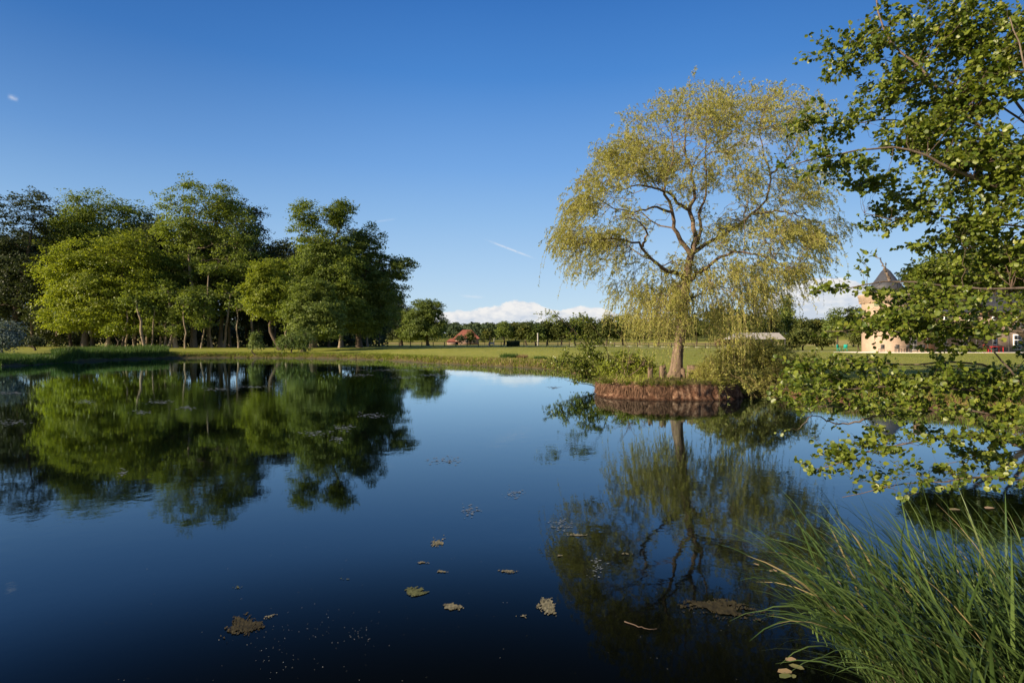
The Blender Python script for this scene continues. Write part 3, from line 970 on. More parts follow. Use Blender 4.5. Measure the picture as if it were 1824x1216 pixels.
WL = [(1195, 195, 36, 26, 1), (1240, 205, 48, 36, 1), (1290, 190, 45, 36, 1), (1300, 245, 60, 38, 1.1), (1375, 180, 38, 36, 1), (1385, 235, 45, 42, .9), (1445, 215, 40, 32, .45), (1130, 252, 38, 28, 1.1), (1088, 272, 36, 26, 1),
      (1110, 310, 60, 36, 1.1), (1180, 290, 60, 40, 1.2), (1040, 335, 30, 22, .8), (1055, 365, 50, 30, .8), (1010, 400, 32, 28, .9), (1000, 435, 30, 30, .9), (1060, 425, 60, 26, 1.1), (1120, 400, 45, 30, .7), (1235, 320, 60, 40, .8),
      (1330, 320, 60, 45, .8), (1400, 335, 55, 45, .8), (1455, 330, 40, 40, .6), (1060, 475, 60, 34, .9), (1130, 470, 40, 35, .6), (1150, 530, 70, 38, 1.1), (1250, 420, 34, 40, .6), (1310, 415, 55, 40, .9),
      (1385, 410, 60, 40, 1.1), (1445, 425, 55, 36, 1.0), (1500, 400, 28, 22, .35), (1230, 490, 60, 40, 1.1), (1305, 478, 40, 26, 2.0), (1380, 480, 70, 34, 1.0), (1450, 478, 45, 26, 1.0), (1120, 560, 60, 30, .9), (1250, 540, 50, 36, 1.0), (1330, 545, 60, 36, 1.0), (1400, 540, 50, 34, .6), (1185, 575, 60, 30, .7), (1290, 585, 60, 28, .9), (1215, 540, 40, 50, 1.5), (1350, 520, 50, 30, 1), (1140, 225, 40, 22, .8), (1080, 330, 40, 30, .7), (1020, 365, 30, 22, .7), (1430, 190, 40, 26, .8), (1340, 160, 40, 18, .7), (1250, 165, 40, 18, .7)]
lob = []
for cx, cy, rx, ry, w in WL:
    c = P(cx, cy, WD)
    off = math.sqrt(max(0.1, 1 - ((cx - 1240) / 300) ** 2)) * 2.6
    for s in (-1, 0, 1):
        cc = P(cx, cy, WD + s * off)
        lob.append((cc, rx / F * cc[1], off * 0.55, ry / F * cc[1], w))
tg, _, _ = lobe_points(lob, 150, 0.6)
B0, R0, _ = grow(src, tg, 0.12, 0.10, 9, 0.42, 0.008, 0.3)
lob = [(l[0], l[1], l[2], l[3], l[4] * (0.6 if l[0][2] < 3.4 else 1.15)) for l in lob]
tg, _, _ = lobe_points(lob, 2100, 0.5)
B1, R1, _ = grow(np.concatenate([src, np.column_stack([B0[:, 2:].reshape(-1, 3), R0[:, 2:].reshape(-1)])]), tg, 0.12, 0.10, 9, 0.42, 0.004, 0.25)
R1 = np.minimum(R1, 0.011)
V, Q = join([tubes(B0 - wbase, R0, 5), tubes(B1 - wbase, R1, 4)])
o = link('branches', mesh_data('branches', V, Q, M['bark_willow'], smooth=True), willow)
o['kind'] = 'stuff'
# twigs: short rising shoots in the upper crown, long hanging strands at the sides and below
ns = 15500
bi = rng.integers(0, len(B1), ns)
bt = rng.uniform(0.15, 1.0, ns) ** 0.7
pos = np.array([B1[i][min(8, int(t * 8))] for i, t in zip(bi, bt)]) + rng.normal(0, 0.13, (ns, 3))
cen = P(1235, 470, WD)
out = pos - cen
out[:, 2] *= 0.4
out = nrm(out + rng.normal(0, 1.6, out.shape))
low = np.clip((P(0, 440, WD)[2] - pos[:, 2]) / 2.5, 0, 1)
rim = np.clip((np.hypot(pos[:, 0] - cen[0], pos[:, 1] - cen[1]) - 2.0) / 3.0, 0, 1)
ln = rng.uniform(0.2, 0.55, ns) * (1 + 1.1 * np.maximum(low, rim * 0.7) * rng.uniform(0, 1, ns))
long_ = rng.uniform(size=ns) < (0.04 + 0.13 * low)
ln = np.where(long_, ln * rng.uniform(1.6, 2.6, ns), ln)
ln = np.minimum(ln, np.maximum(0.2, pos[:, 2] - 0.75))
dr = 0.22 + 0.68 * np.maximum(low, rim * 0.6) + 0.3 * long_
K = 7
t = np.linspace(0, 1, K)[None, :, None]
hor = out * (1 - 0.55 * dr)[:, None]
S = pos[:, None] + ln[:, None, None] * (hor[:, None] * (t * 0.8 - 0.25 * t ** 2) + np.array([0, 0, 1.0]) * ((0.35 * t) * (1 - dr[:, None, None] * 0.6) - dr[:, None, None] * t ** 1.6 * 0.95))
S += np.cumsum(rng.normal(0, 0.010, S.shape), axis=1)
R = np.full((ns, K), 0.0035) * np.linspace(1.3, 0.5, K)[None]
V, Q = tubes(S - wbase, R, 3)
o = link('twigs', mesh_data('twigs', V, Q, M['twig_willow']), willow)
o['kind'] = 'stuff'
nl = np.clip((ln * 34 * (1 - 0.35 * long_)).astype(int), 10, 40)
si = np.repeat(np.arange(ns), nl)
tt = rng.uniform(0.06, 1.0, len(si)) * (K - 1)
i0 = np.minimum(tt.astype(int), K - 2)
fr = (tt - i0)[:, None]
C = S[si, i0] * (1 - fr) + S[si, i0 + 1] * fr
tan = nrm(S[si, i0 + 1] - S[si, i0])
axs = nrm(tan * 0.8 + rand_unit(len(si)) * 0.75 + np.array([0, 0, -0.25]))
s = rng.uniform(0.7, 1.3, len(si))
V, Q = leaf_quads(C - wbase, axs, rand_unit(len(si)), 0.078 * s, 0.019 * s, 0.0)
ti = np.clip(0.45 + rng.normal(0, 0.10, ns)[si] + rng.normal(0, 0.2, len(si)), 0, 1)
o = link('foliage', mesh_data('foliage', V, Q, M['willow_leaf'], ti), willow)
o['kind'] = 'stuff'

# ------------------------------------------------------------------ earth mound under the willow
mc = np.array([5.05, 18.95, 0.0])
na, nv = 460, 20
an = np.linspace(0, 2 * np.pi, na, endpoint=False)
prof_r = np.array([1.10, 1.05, 1.025, 1.005, 0.99, 0.98, 0.975, 0.97, 0.97, 0.965, 0.95, 0.93, 0.88, 0.80, 0.7, 0.58, 0.45, 0.3, 0.15, 0.0])
prof_z = np.array([-0.25, -0.06, 0.0, 0.06, 0.12, 0.18, 0.25, 0.32, 0.39, 0.44, 0.475, 0.495, 0.505, 0.52, 0.53, 0.54, 0.55, 0.555, 0.56, 0.56])
A, PR = np.meshgrid(an, prof_r)
_, PZ = np.meshgrid(an, prof_z)
rx = np.abs(np.cos(A)) ** 2.6 + np.abs(np.sin(A)) ** 2.6
ba = rx ** (-1 / 2.6)
X = mc[0] + 2.24 * ba * np.cos(A) * PR
Y = mc[1] + 2.05 * ba * np.sin(A) * PR
side = (PZ > -0.1) & (PZ < 0.5)
nzr = vnoise(np.cos(A) * 2.2, np.sin(A) * 2.2, 0.9, 44) * 0.20 + vnoise(np.cos(A) * 2.2 + PZ * .4, np.sin(A) * 2.2, 2.6, 41) * 0.07 + vnoise(np.cos(A) * 2.2, np.sin(A) * 2.2 + PZ * 1.5, 7.0, 42) * 0.05 - 0.14 * np.clip(1 - np.abs(vnoise(np.cos(A) * 2.2 + PZ * 0.7, np.sin(A) * 2.2 - PZ * 0.5, 0.9, 48)) * 8, 0, 1) * smooth(PZ / 0.15) + 0.05 * vnoise(np.cos(A) * 2.2 + PZ * 1.3, PZ * 2.2 + np.sin(A), 4.2, 52) + 0.03 * vnoise(np.cos(A) * 2.2 - PZ * 1.3, PZ * 2.6 + np.sin(A) * 2.2, 9.5, 53) + vnoise(np.cos(A) * 2.2 + PZ * 3, np.sin(A) * 2.2 - PZ * 3, 16.0, 45) * 0.03
X += np.cos(A) * nzr * (PR > 0.8)
Y += np.sin(A) * nzr * (PR > 0.8)
Z = PZ * (1 - 0.42 * np.abs(np.cos(A)) ** 4 * (PZ > 0)) + (vnoise(X, Y, 0.9, 43) * 0.15 + vnoise(X, Y, 3.2, 46) * 0.06 + vnoise(X, Y, 9, 47) * 0.03 - 0.14 * np.clip((4.0 - X) / 1.2, 0, 1)) * smooth((PZ - 0.1) / 0.3)
V = np.stack([X, Y, Z], -1).reshape(-1, 3)
ii = np.arange(na * nv).reshape(nv, na)
Q = np.stack([ii[:-1], np.roll(ii[:-1], -1, 1), np.roll(ii[1:], -1, 1), ii[1:]], -1).reshape(-1, 4)
em, k = mat_new('red_earth')
t = k.n('ShaderNodeTexCoord')
mp = k.n('ShaderNodeMapping')
mp.inputs['Scale'].default_value = (1, 1, 0.75)
k.nt.links.new(t.outputs['Object'], mp.inputs['Vector'])
n1 = k.noise(mp.outputs[0], 9, 7, 0.7)
n2 = k.noise(mp.outputs[0], 45, 4, 0.7)
n3 = k.noise(t.outputs['Object'], 2.2, 4, 0.6)
hh = k.m('ADD', n1, k.m('MULTIPLY', n2, 0.5))
col = k.ramp(hh, [(0.52, (0.020, 0.010, 0.007)), (0.72, (0.12, 0.060, 0.036)), (0.98, (0.34, 0.22, 0.145))])
sp = k.n('ShaderNodeSeparateXYZ')
k.nt.links.new(t.outputs['Object'], sp.inputs[0])
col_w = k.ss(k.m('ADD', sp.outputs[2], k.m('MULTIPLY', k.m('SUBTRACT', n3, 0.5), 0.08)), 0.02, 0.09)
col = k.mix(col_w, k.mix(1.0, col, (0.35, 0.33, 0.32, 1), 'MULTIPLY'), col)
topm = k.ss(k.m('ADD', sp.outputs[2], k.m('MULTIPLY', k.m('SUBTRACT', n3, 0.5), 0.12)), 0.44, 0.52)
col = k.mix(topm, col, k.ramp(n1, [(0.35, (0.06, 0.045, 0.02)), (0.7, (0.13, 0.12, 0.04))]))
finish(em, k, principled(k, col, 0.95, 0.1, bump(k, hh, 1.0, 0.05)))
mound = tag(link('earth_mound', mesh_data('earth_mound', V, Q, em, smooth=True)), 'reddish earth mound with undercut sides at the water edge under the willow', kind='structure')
# root fibres hanging down the mound's face
n = 5200
a = rng.uniform(math.pi * 0.95, 2.05 * math.pi, n)
bb_ = (np.abs(np.cos(a)) ** 2.6 + np.abs(np.sin(a)) ** 2.6) ** (-1 / 2.6)
zt = rng.uniform(0.10, 0.44, n)
b0 = np.stack([mc[0] + 2.25 * bb_ * np.cos(a) * 0.985, mc[1] + 2.06 * bb_ * np.sin(a) * 0.985, zt], 1)
Ln = np.minimum(rng.uniform(0.06, 0.28, n), zt - 0.005)
dirn = np.stack([np.cos(a) * 0.22, np.sin(a) * 0.22, -np.ones(n)], 1) + rng.normal(0, 0.22, (n, 3)) * np.array([1, 1, 0.2])
V, Q = leaf_quads(b0, dirn, np.stack([np.cos(a), np.sin(a), 0 * a], 1) + rng.normal(0, .4, (n, 3)), Ln, rng.uniform(0.006, 0.018, n))
M['root'] = leaf_mat('root', (0.05, 0.027, 0.017), (0.21, 0.12, 0.075), 0.1, 0.9, 0.1, (0.42, 0.27, 0.18))
tag(link('hanging_roots', mesh_data('hanging_roots', V, Q, M['root'], rng.beta(2, 2.4, n))), 'reddish root fibres hanging down the face of the mound', 'roots', kind='stuff')
# tufts and trailing roots hanging over the rim
n = 2600
a = rng.uniform(math.pi * 0.95, 2.05 * math.pi, n)
a = a + 0.05 * np.sin(a * 37)
bb_ = (np.abs(np.cos(a)) ** 2.6 + np.abs(np.sin(a)) ** 2.6) ** (-1 / 2.6)
mz_ = vnoise(np.cos(a) * 4, np.sin(a) * 4, 1.5, 50)
b0 = np.stack([mc[0] + 2.2 * bb_ * np.cos(a) * rng.uniform(.90, 1.0, n), mc[1] + 2.02 * bb_ * np.sin(a) * rng.uniform(.90, 1.0, n), 0.45 + 0.03 * rng.normal(size=n)], 1)
ks_ = mz_ > -0.25
b0, a = b0[ks_], a[ks_]
V, Q, T = blades(b0, rng.uniform(0.06, 0.34, len(b0)) * (0.6 + 0.9 * np.clip(mz_[ks_] + 0.3, 0, 1)), rng.uniform(0.01, 0.024, len(b0)), rng.uniform(0.8, 1.9, len(b0)), rng.beta(2, 2, len(b0)), 3, dirs=a + rng.normal(0, 0.5, len(b0)), droop=0.55)
tag(link('rim_grass', mesh_data('rim_grass', V, Q, M['grass_blade'], T)), 'grass hanging over the rim of the earth mound', 'grass', kind='stuff')
# leaves and twigs lying along the foot and rim of the mound
n = 900
a = rng.uniform(math.pi * 0.95, 2.05 * math.pi, n)
bb_ = (np.abs(np.cos(a)) ** 2.6 + np.abs(np.sin(a)) ** 2.6) ** (-1 / 2.6)
q = rng.choice([0.8, 0.9, 0.97], n) + rng.normal(0, 0.04, n)
C = np.stack([mc[0] + 2.2 * bb_ * np.cos(a) * q, mc[1] + 2.0 * bb_ * np.sin(a) * q, 0.5 + rng.normal(0, .03, n)], 1)
V, Q = leaf_quads(C, rand_unit(n), rand_unit(n) + np.array([0, 0, 1.2]), rng.uniform(0.03, 0.08, n), rng.uniform(0.015, 0.04, n))
tag(link('leaf_litter', mesh_data('leaf_litter', V, Q, M['dry_grass'], rng.uniform(0, 1, n))), 'dry leaf litter on top of the earth mound', 'litter', kind='stuff')
# sparse grass and herbs on the mound's top
n = 2300
a = rng.uniform(0, 2 * np.pi, n)
q = rng.uniform(0, 1, n) ** 0.5 * 0.97
bb_ = (np.abs(np.cos(a)) ** 2.6 + np.abs(np.sin(a)) ** 2.6) ** (-1 / 2.6)
mb = np.stack([mc[0] + 2.2 * bb_ * np.cos(a) * q, mc[1] + 2.0 * bb_ * np.sin(a) * q, np.full(n, 0.50)], 1)
mb[:, 2] -= 0.16 * np.abs(np.cos(a)) ** 5 * q ** 2
V, Q, T = blades(mb, rng.uniform(0.05, 0.26, n) * (0.8 + 0.8 * (vnoise(mb[:, 0], mb[:, 1], 1.6, 61) > 0.1)), rng.uniform(0.012, 0.028, n), rng.uniform(0.2, 1.2, n), np.clip(rng.beta(2, 2, n), 0, 1), 2)
tag(link('mound_grass', mesh_data('mound_grass', V, Q, M['grass_blade'], np.clip(T + 0.15, 0, 1))), 'sparse grass on top of the mound under the willow', 'grass', kind='stuff')


def stump(name, label, px, D, w, h, z0, mat, jag=0.12, sides=14, seed=0, dz=1.0, group=None):
    r = np.random.default_rng(seed)
    c = P(px, HY, D)
    c[2] = z0
    e = empty(name, c, label, 'stump', group)
    K = 7
    an = np.arange(sides) / sides * 2 * np.pi
    V = []
    for i in range(K):
        s = i / (K - 1)
        rad = w / 2 * (1.25 - 0.35 * s ** 0.5) * (1 + 0.12 * np.sin(an * 3 + seed + s) + r.normal(0, 0.05, sides))
        zz = h * s + (s > 0.6) * (r.normal(0, jag, sides) * h * (s - 0.4))
        V.append(np.stack([rad * np.cos(an), rad * np.sin(an) * dz, zz + 0 * an], 1))
    V.append(np.stack([0.5 * w / 2 * np.cos(an), 0.5 * w / 2 * np.sin(an) * dz, h * 0.72 + r.normal(0, 0.05, sides) * h], 1))
    V = np.concatenate(V)
    ii = np.arange((K + 1) * sides).reshape(K + 1, sides)
    Q = np.stack([ii[:-1], np.roll(ii[:-1], -1, 1), np.roll(ii[1:], -1, 1), ii[1:]], -1).reshape(-1, 4)
    link('stump_body', mesh_data('stump_body', V, Q, mat), e)
    return e


stump('tree_stump', 'broken upright wooden stump just left of the willow trunk', 1180, 18.3, 0.24, 0.48, 0.48, M['dead_wood'], 0.10, seed=1, group='old stumps on the mound')
stump('tree_stump', 'narrow split stump furthest left of the willow trunk', 1158, 18.2, 0.16, 0.42, 0.48, M['dead_wood'], 0.2, seed=2, group='old stumps on the mound')
stump('tree_stump', 'broad squat stump half hidden in leaves right of the willow trunk', 1237, 18.9, 0.50, 0.50, 0.46, M['dead_wood'], 0.08, seed=3, group='old stumps on the mound', dz=0.7)
stump('tree_stump', 'small dark stump touching the willow trunk on its right', 1217, 18.6, 0.16, 0.38, 0.48, M['dead_wood'], 0.15, seed=5, group='old stumps on the mound')


# ------------------------------------------------------------------ shrubs built twig by twig around the mound
def twiggy(name, label, base, limb_px, lobes_px, n_b, n_t, tl, leaf, lw, mat, bark, droop=0.2, group=None, cat='shrub', nleaf=10, r0=0.03, dk=0.7, roundish=False, depth=0.8):
    base = np.asarray(base, float)
    e = empty(name, base, label, cat, group)
    parts, src = [], []
    for pts in limb_px:
        q = resample(PA(pts), 14)
        q[1:-1] += rng.normal(0, 0.012, (12, 3))
        rad = r0 * (1 - 0.8 * np.linspace(0, 1, 14))
        parts.append(tubes(q[None] - base, rad[None], 6))
        src.append(np.column_stack([q, rad])[2:])
    src = np.concatenate(src)
    foliage = None
    lob = [(P(l[0], l[1], l[4]), l[2] / F * l[4], depth, l[3] / F * l[4], l[5] if len(l) > 5 else 1.0) for l in lobes_px]
    tg, _, _ = lobe_points(lob, n_b, 0.5)
    B, R, _ = grow(src, tg, 0.08, 0.07, 7, 0.6, 0.004, 0.3)
    parts.append(tubes(B - base, R, 4))
    bi = rng.integers(0, len(B), n_t)
    pos = B[bi, rng.integers(2, 7, n_t)]
    d = nrm(rand_unit(n_t) + nrm(pos - base) * 0.5 + np.array([0, 0, -droop]))
    ln = rng.uniform(0.4, 1.0, n_t) * tl
    t = np.linspace(0, 1, 5)[None, :, None]
    S = pos[:, None] + d[:, None] * ln[:, None, None] * t + np.array([0, 0, -1.0]) * (droop * ln)[:, None, None] * t ** 2
    parts.append(tubes(S - base, np.full((n_t, 5), 0.0025), 3))
    V, Q = join(parts)
    link('branches', mesh_data('branches', V, Q, bark, smooth=True), e)
    if nleaf:
        si = np.repeat(np.arange(n_t), nleaf)
        tt = rng.uniform(0.1, 1, len(si)) * 4
        i0 = np.minimum(tt.astype(int), 3)
        fr = (tt - i0)[:, None]
        C = S[si, i0] * (1 - fr) + S[si, i0 + 1] * fr
        ax = nrm(d[si] * 0.5 + rand_unit(len(si)))
        s = rng.uniform(0.6, 1.3, len(si))
        fn = leaf_round if roundish else leaf_quads
        V, Q = fn(C - base, ax, nrm(rand_unit(len(si)) + np.array([0, 0, 0.7])), leaf * s, lw * s)
        ti = np.clip(rng.beta(2.2, 2.6, len(si)), 0, 1)
        if roundish:
            ti = np.repeat(ti, 2)
        o = link('foliage', mesh_data('foliage', V, Q, mat, ti), e)
        o['kind'] = 'stuff'
    return e


b = P(1092, 676, 22.5)
b[2] = 0.35
twiggy('overhanging_shrub', 'dark twiggy shrub leaning left over the water beside the mound', b,
       [[(1092, 676, 22.5), (1060, 655, 22.5), (1020, 645, 22.3), (975, 640, 22.0)], [(1092, 676, 22.5), (1065, 640, 22.7), (1035, 600, 22.7), (1000, 570, 22.7), (985, 552, 22.7)], [(1092, 676, 22.5), (1050, 675, 22), (1010, 668, 21.6), (985, 660, 21.4)],
        [(1092, 676, 22.5), (1085, 640, 23), (1070, 600, 23), (1050, 575, 23)], [(1092, 676, 22.2), (1072, 688, 21), (1045, 684, 20.6), (1005, 676, 20.4)], [(1092, 676, 22.2), (1110, 650, 22), (1120, 620, 22), (1100, 590, 22)]],
       [(985, 640, 25, 10, 22, .7), (1010, 655, 40, 14, 22), (1040, 640, 40, 25, 22.5), (985, 565, 26, 12, 22.7, .5), (1040, 570, 30, 12, 22.8, .5), (1030, 610, 40, 20, 22.7, .4), (1070, 660, 35, 16, 22, 1.2), (1090, 640, 35, 25, 22.4), (1020, 676, 30, 5, 21, 1), (1120, 650, 30, 22, 22.5)],
       170, 1300, 0.35, 0.07, 0.045, M['alder_leaf'], M['bark_dark'], 0.1, nleaf=9, roundish=False)
b = P(1115, 672, 19.6)
b[2] = 0.45
twiggy('dead_shrub', 'leafless pale dead branches standing on the mound left of the stumps', b,
       [[(1115, 672, 19.6), (1108, 650, 19.5), (1096, 636, 19.4)], [(1115, 672, 19.6), (1120, 645, 19.6), (1128, 625, 19.6)], [(1115, 672, 19.6), (1100, 655, 19.3), (1085, 650, 19.1)], [(1118, 672, 19.6), (1140, 655, 19.5), (1150, 640, 19.5)]],
       [(1095, 640, 18, 12, 19.4), (1125, 635, 25, 15, 19.6), (1140, 650, 15, 12, 19.5)], 40, 90, 0.25, 0.05, 0.02, M['dry_grass'], M['dead_wood'], 0.0, nleaf=0, r0=0.018, depth=0.4)
b = P(1330, 682, 19.2)
b[2] = 0.45
twiggy('willow_shrub', 'light yellow-green bushy willow shoots at the right end of the mound', b,
       [[(1330, 682, 19.2), (1320, 650, 19), (1300, 620, 18.8)], [(1330, 682, 19.2), (1350, 640, 19), (1370, 610, 18.8)], [(1325, 682, 19.2), (1290, 660, 18.6), (1260, 640, 18.2)], [(1330, 682, 19.2), (1370, 665, 18.6), (1400, 650, 18.2)], [(1330, 682, 19.2), (1340, 640, 19.5), (1335, 600, 19.5)]],
       [(1300, 635, 45, 25, 18.8), (1355, 630, 45, 30, 19), (1270, 655, 35, 18, 18.4), (1395, 655, 35, 25, 18.8), (1330, 665, 50, 16, 18.4), (1255, 668, 34, 10, 18.0, 1.2), (1290, 680, 40, 10, 17.4, 1.0), (1350, 685, 40, 14, 17.8, 1.2), (1420, 640, 30, 30, 18.8, .8), (1340, 610, 30, 20, 19.2, .7)],
       230, 2400, 0.45, 0.085, 0.022, M['willow_leaf'], M['twig_willow'], 0.5, nleaf=15, roundish=False)
b = P(1140, 670, 21.5)
b[2] = 0.5
twiggy('low_bush', 'green bush filling the space behind the stumps left of the willow trunk', b,
       [[(1140, 672, 21.5), (1130, 650, 21.5), (1110, 630, 21.5)], [(1140, 672, 21.5), (1150, 650, 21.7), (1160, 630, 21.7)], [(1140, 672, 21.5), (1110, 660, 21), (1085, 655, 20.8)]],
       [(1115, 645, 35, 20, 21.5), (1150, 655, 30, 16, 21.5), (1090, 660, 30, 14, 21.2)], 80, 500, 0.4, 0.08, 0.05, M['grass_blade'], M['bark_dark'], 0.1, nleaf=12, roundish=False, tint=0) if False else \
    twiggy('low_bush', 'green bush filling the space behind the stumps left of the willow trunk', b,
           [[(1140, 672, 21.5), (1130, 650, 21.5), (1110, 630, 21.5)], [(1140, 672, 21.5), (1150, 650, 21.7), (1160, 630, 21.7)], [(1140, 672, 21.5), (1110, 660, 21), (1085, 655, 20.8)]],
           [(1115, 645, 35, 20, 21.5), (1150, 655, 30, 16, 21.5), (1090, 660, 30, 14, 21.2)], 80, 500, 0.4, 0.08, 0.05, M['wood_leaf_yellow'], M['bark_dark'], 0.1, nleaf=12)

# ------------------------------------------------------------------ round crowned tree on the right bank, behind the alder
b = P(1850, 655, 19.5)
b[2] = 0.4
twiggy('bank_tree', 'dense green domed tree on the right bank behind the near alder boughs', b,
       [[(1850, 655, 19.5), (1840, 600, 19.5), (1800, 540, 19.5), (1760, 490, 19.5)], [(1850, 620, 19.5), (1790, 570, 19.3), (1700, 520, 19), (1640, 500, 19)], [(1845, 600, 19.5), (1850, 520, 19.8), (1830, 460, 19.8)], [(1850, 620, 19.5), (1900, 540, 19.5), (1920, 480, 19.5)]],
       [(1700, 500, 70, 32, 19), (1650, 488, 50, 22, 19), (1760, 475, 70, 32, 19.3), (1720, 460, 60, 16, 19.3), (1800, 485, 60, 32, 19.3), (1850, 470, 60, 40, 19.5), (1900, 540, 50, 60, 19.5)],
       560, 5200, 0.5, 0.095, 0.075, M['alder_leaf'], M['bark_dark'], 0.05, cat='tree', nleaf=13, r0=0.12, depth=1.6)

# ------------------------------------------------------------------ near alder entering from the right
AB = np.array([6.1, 4.9, 0.35])
alder = empty('alder_tree', AB, 'near alder whose leafy boughs enter the picture from the right edge', 'tree')
tpts = resample(np.array([AB - [0, 0, 0.3], AB + [0.0, 0, 1.0], AB + [-0.1, 0.1, 2.4], AB + [-0.3, 0.1, 4.0], AB + [-0.5, 0.2, 6.0]]), 16)
trr = np.linspace(0.14, 0.04, 16)
V, Q = tubes(tpts[None] - AB, trr[None], 12)
link('trunk', mesh_data('trunk', V, Q, M['bark_alder'], smooth=True), alder)


def tz(z):            # a point on the trunk at height z
    i = int(np.argmin(np.abs(tpts[:, 2] - z)))
    return tpts[i]


def limb(z, pts):
    return np.vstack([tz(z)[None], PA(pts)])


ALP = [
    (0.040, limb(2.6, [(1900, 350, 5.2), (1824, 289, 5.1), (1760, 238, 5.1), (1720, 203, 5.1), (1672, 155, 5.1), (1635, 115, 5.1), (1598, 85, 5.1), (1576, 52, 5.1), (1563, 10, 5.1), (1560, -40, 5.1)])),
    (0.034, limb(2.4, [(1900, 372, 4.9), (1850, 352, 4.9), (1805, 340, 4.9), (1731, 315, 4.9), (1687, 296, 4.9), (1639, 274, 4.9), (1600, 262, 4.9), (1540, 268, 4.9), (1460, 280, 4.9), (1405, 296, 4.9)])),
    (0.030, limb(2.8, [(1880, 250, 5.5), (1790, 150, 5.6), (1740, 60, 5.7), (1720, -40, 5.7)])),
    (0.030, limb(3.0, [(1880, 200, 4.6), (1830, 120, 4.5), (1800, 30, 4.5)])),
    (0.022, limb(2.5, [(1830, 300, 5.4), (1700, 235, 5.5), (1600, 215, 5.5), (1500, 222, 5.5), (1435, 215, 5.5)])),
    (0.022, limb(2.5, [(1800, 200, 5.4), (1650, 130, 5.5), (1540, 100, 5.5), (1470, 82, 5.5)])),
    (0.024, limb(2.2, [(1880, 420, 5.2), (1780, 400, 5.2), (1680, 385, 5.2), (1600, 390, 5.2), (1540, 380, 5.2)])),
    (0.028, limb(1.9, [(1900, 520, 4.9), (1800, 515, 4.9), (1700, 512, 4.9), (1620, 500, 4.9), (1560, 503, 4.9), (1500, 515, 4.9), (1455, 518, 4.9)])),
    (0.016, [*PA([(1585, 500, 4.9), (1572, 470, 4.9), (1560, 452, 4.9)])]),
    (0.028, limb(1.5, [(1900, 600, 4.6), (1800, 590, 4.6), (1700, 575, 4.6), (1600, 572, 4.6), (1510, 590, 4.6), (1470, 590, 4.6)])),
    (0.040, limb(0.9, [(1880, 730, 4.7), (1824, 688, 4.6), (1798, 658, 4.6), (1776, 635, 4.6), (1751, 610, 4.6)])),
    (0.024, limb(1.1, [(1900, 690, 5.2), (1800, 665, 5.3), (1700, 645, 5.3), (1600, 650, 5.3), (1500, 640, 5.3), (1420, 650, 5.3)])),
    (0.026, limb(1.0, [(1900, 720, 4.8), (1780, 700, 4.8), (1680, 690, 4.8), (1560, 690, 4.8), (1450, 695, 4.8), (1370, 690, 4.8)])),
    (0.026, limb(0.9, [(1900, 760, 4.6), (1824, 748, 4.6), (1730, 730, 4.6), (1600, 728, 4.6), (1500, 725, 4.6), (1420, 722, 4.6)])),
    (0.026, limb(0.8, [(1900, 810, 4.4), (1824, 798, 4.4), (1759, 779, 4.4), (1676, 778, 4.4), (1590, 795, 4.4), (1535, 809, 4.4), (1480, 830, 4.4), (1435, 838, 4.4)])),
    (0.018, limb(0.7, [(1900, 860, 4.2), (1824, 853, 4.2), (1759, 848, 4.2), (1703, 856, 4.2), (1620, 859, 4.2), (1560, 872, 4.2), (1500, 885, 4.2)])),
    (0.014, limb(0.9, [(1840, 800, 4.8), (1760, 812, 4.8), (1700, 822, 4.8), (1650, 845, 4.8)])),
    (0.014, [*PA([(1590, 735, 4.6), (1500, 755, 4.6), (1450, 740, 4.5), (1420, 765, 4.4)])]),
]
asrc = []
for r0, pts in ALP:
    q = resample(np.array(pts), 26)
    q[1:-1] += rng.normal(0, 0.006, (24, 3))
    rad = r0 * (1 - 0.84 * np.linspace(0, 1, 26) ** 0.8) * 0.8
    V, Q = tubes(q[None] - AB, rad[None], 7)
    link('branch', mesh_data('branch', V, Q, M['bark_alder'], smooth=True), alder)
    asrc.append(np.column_stack([q, rad])[3:])
asrc = np.concatenate(asrc)
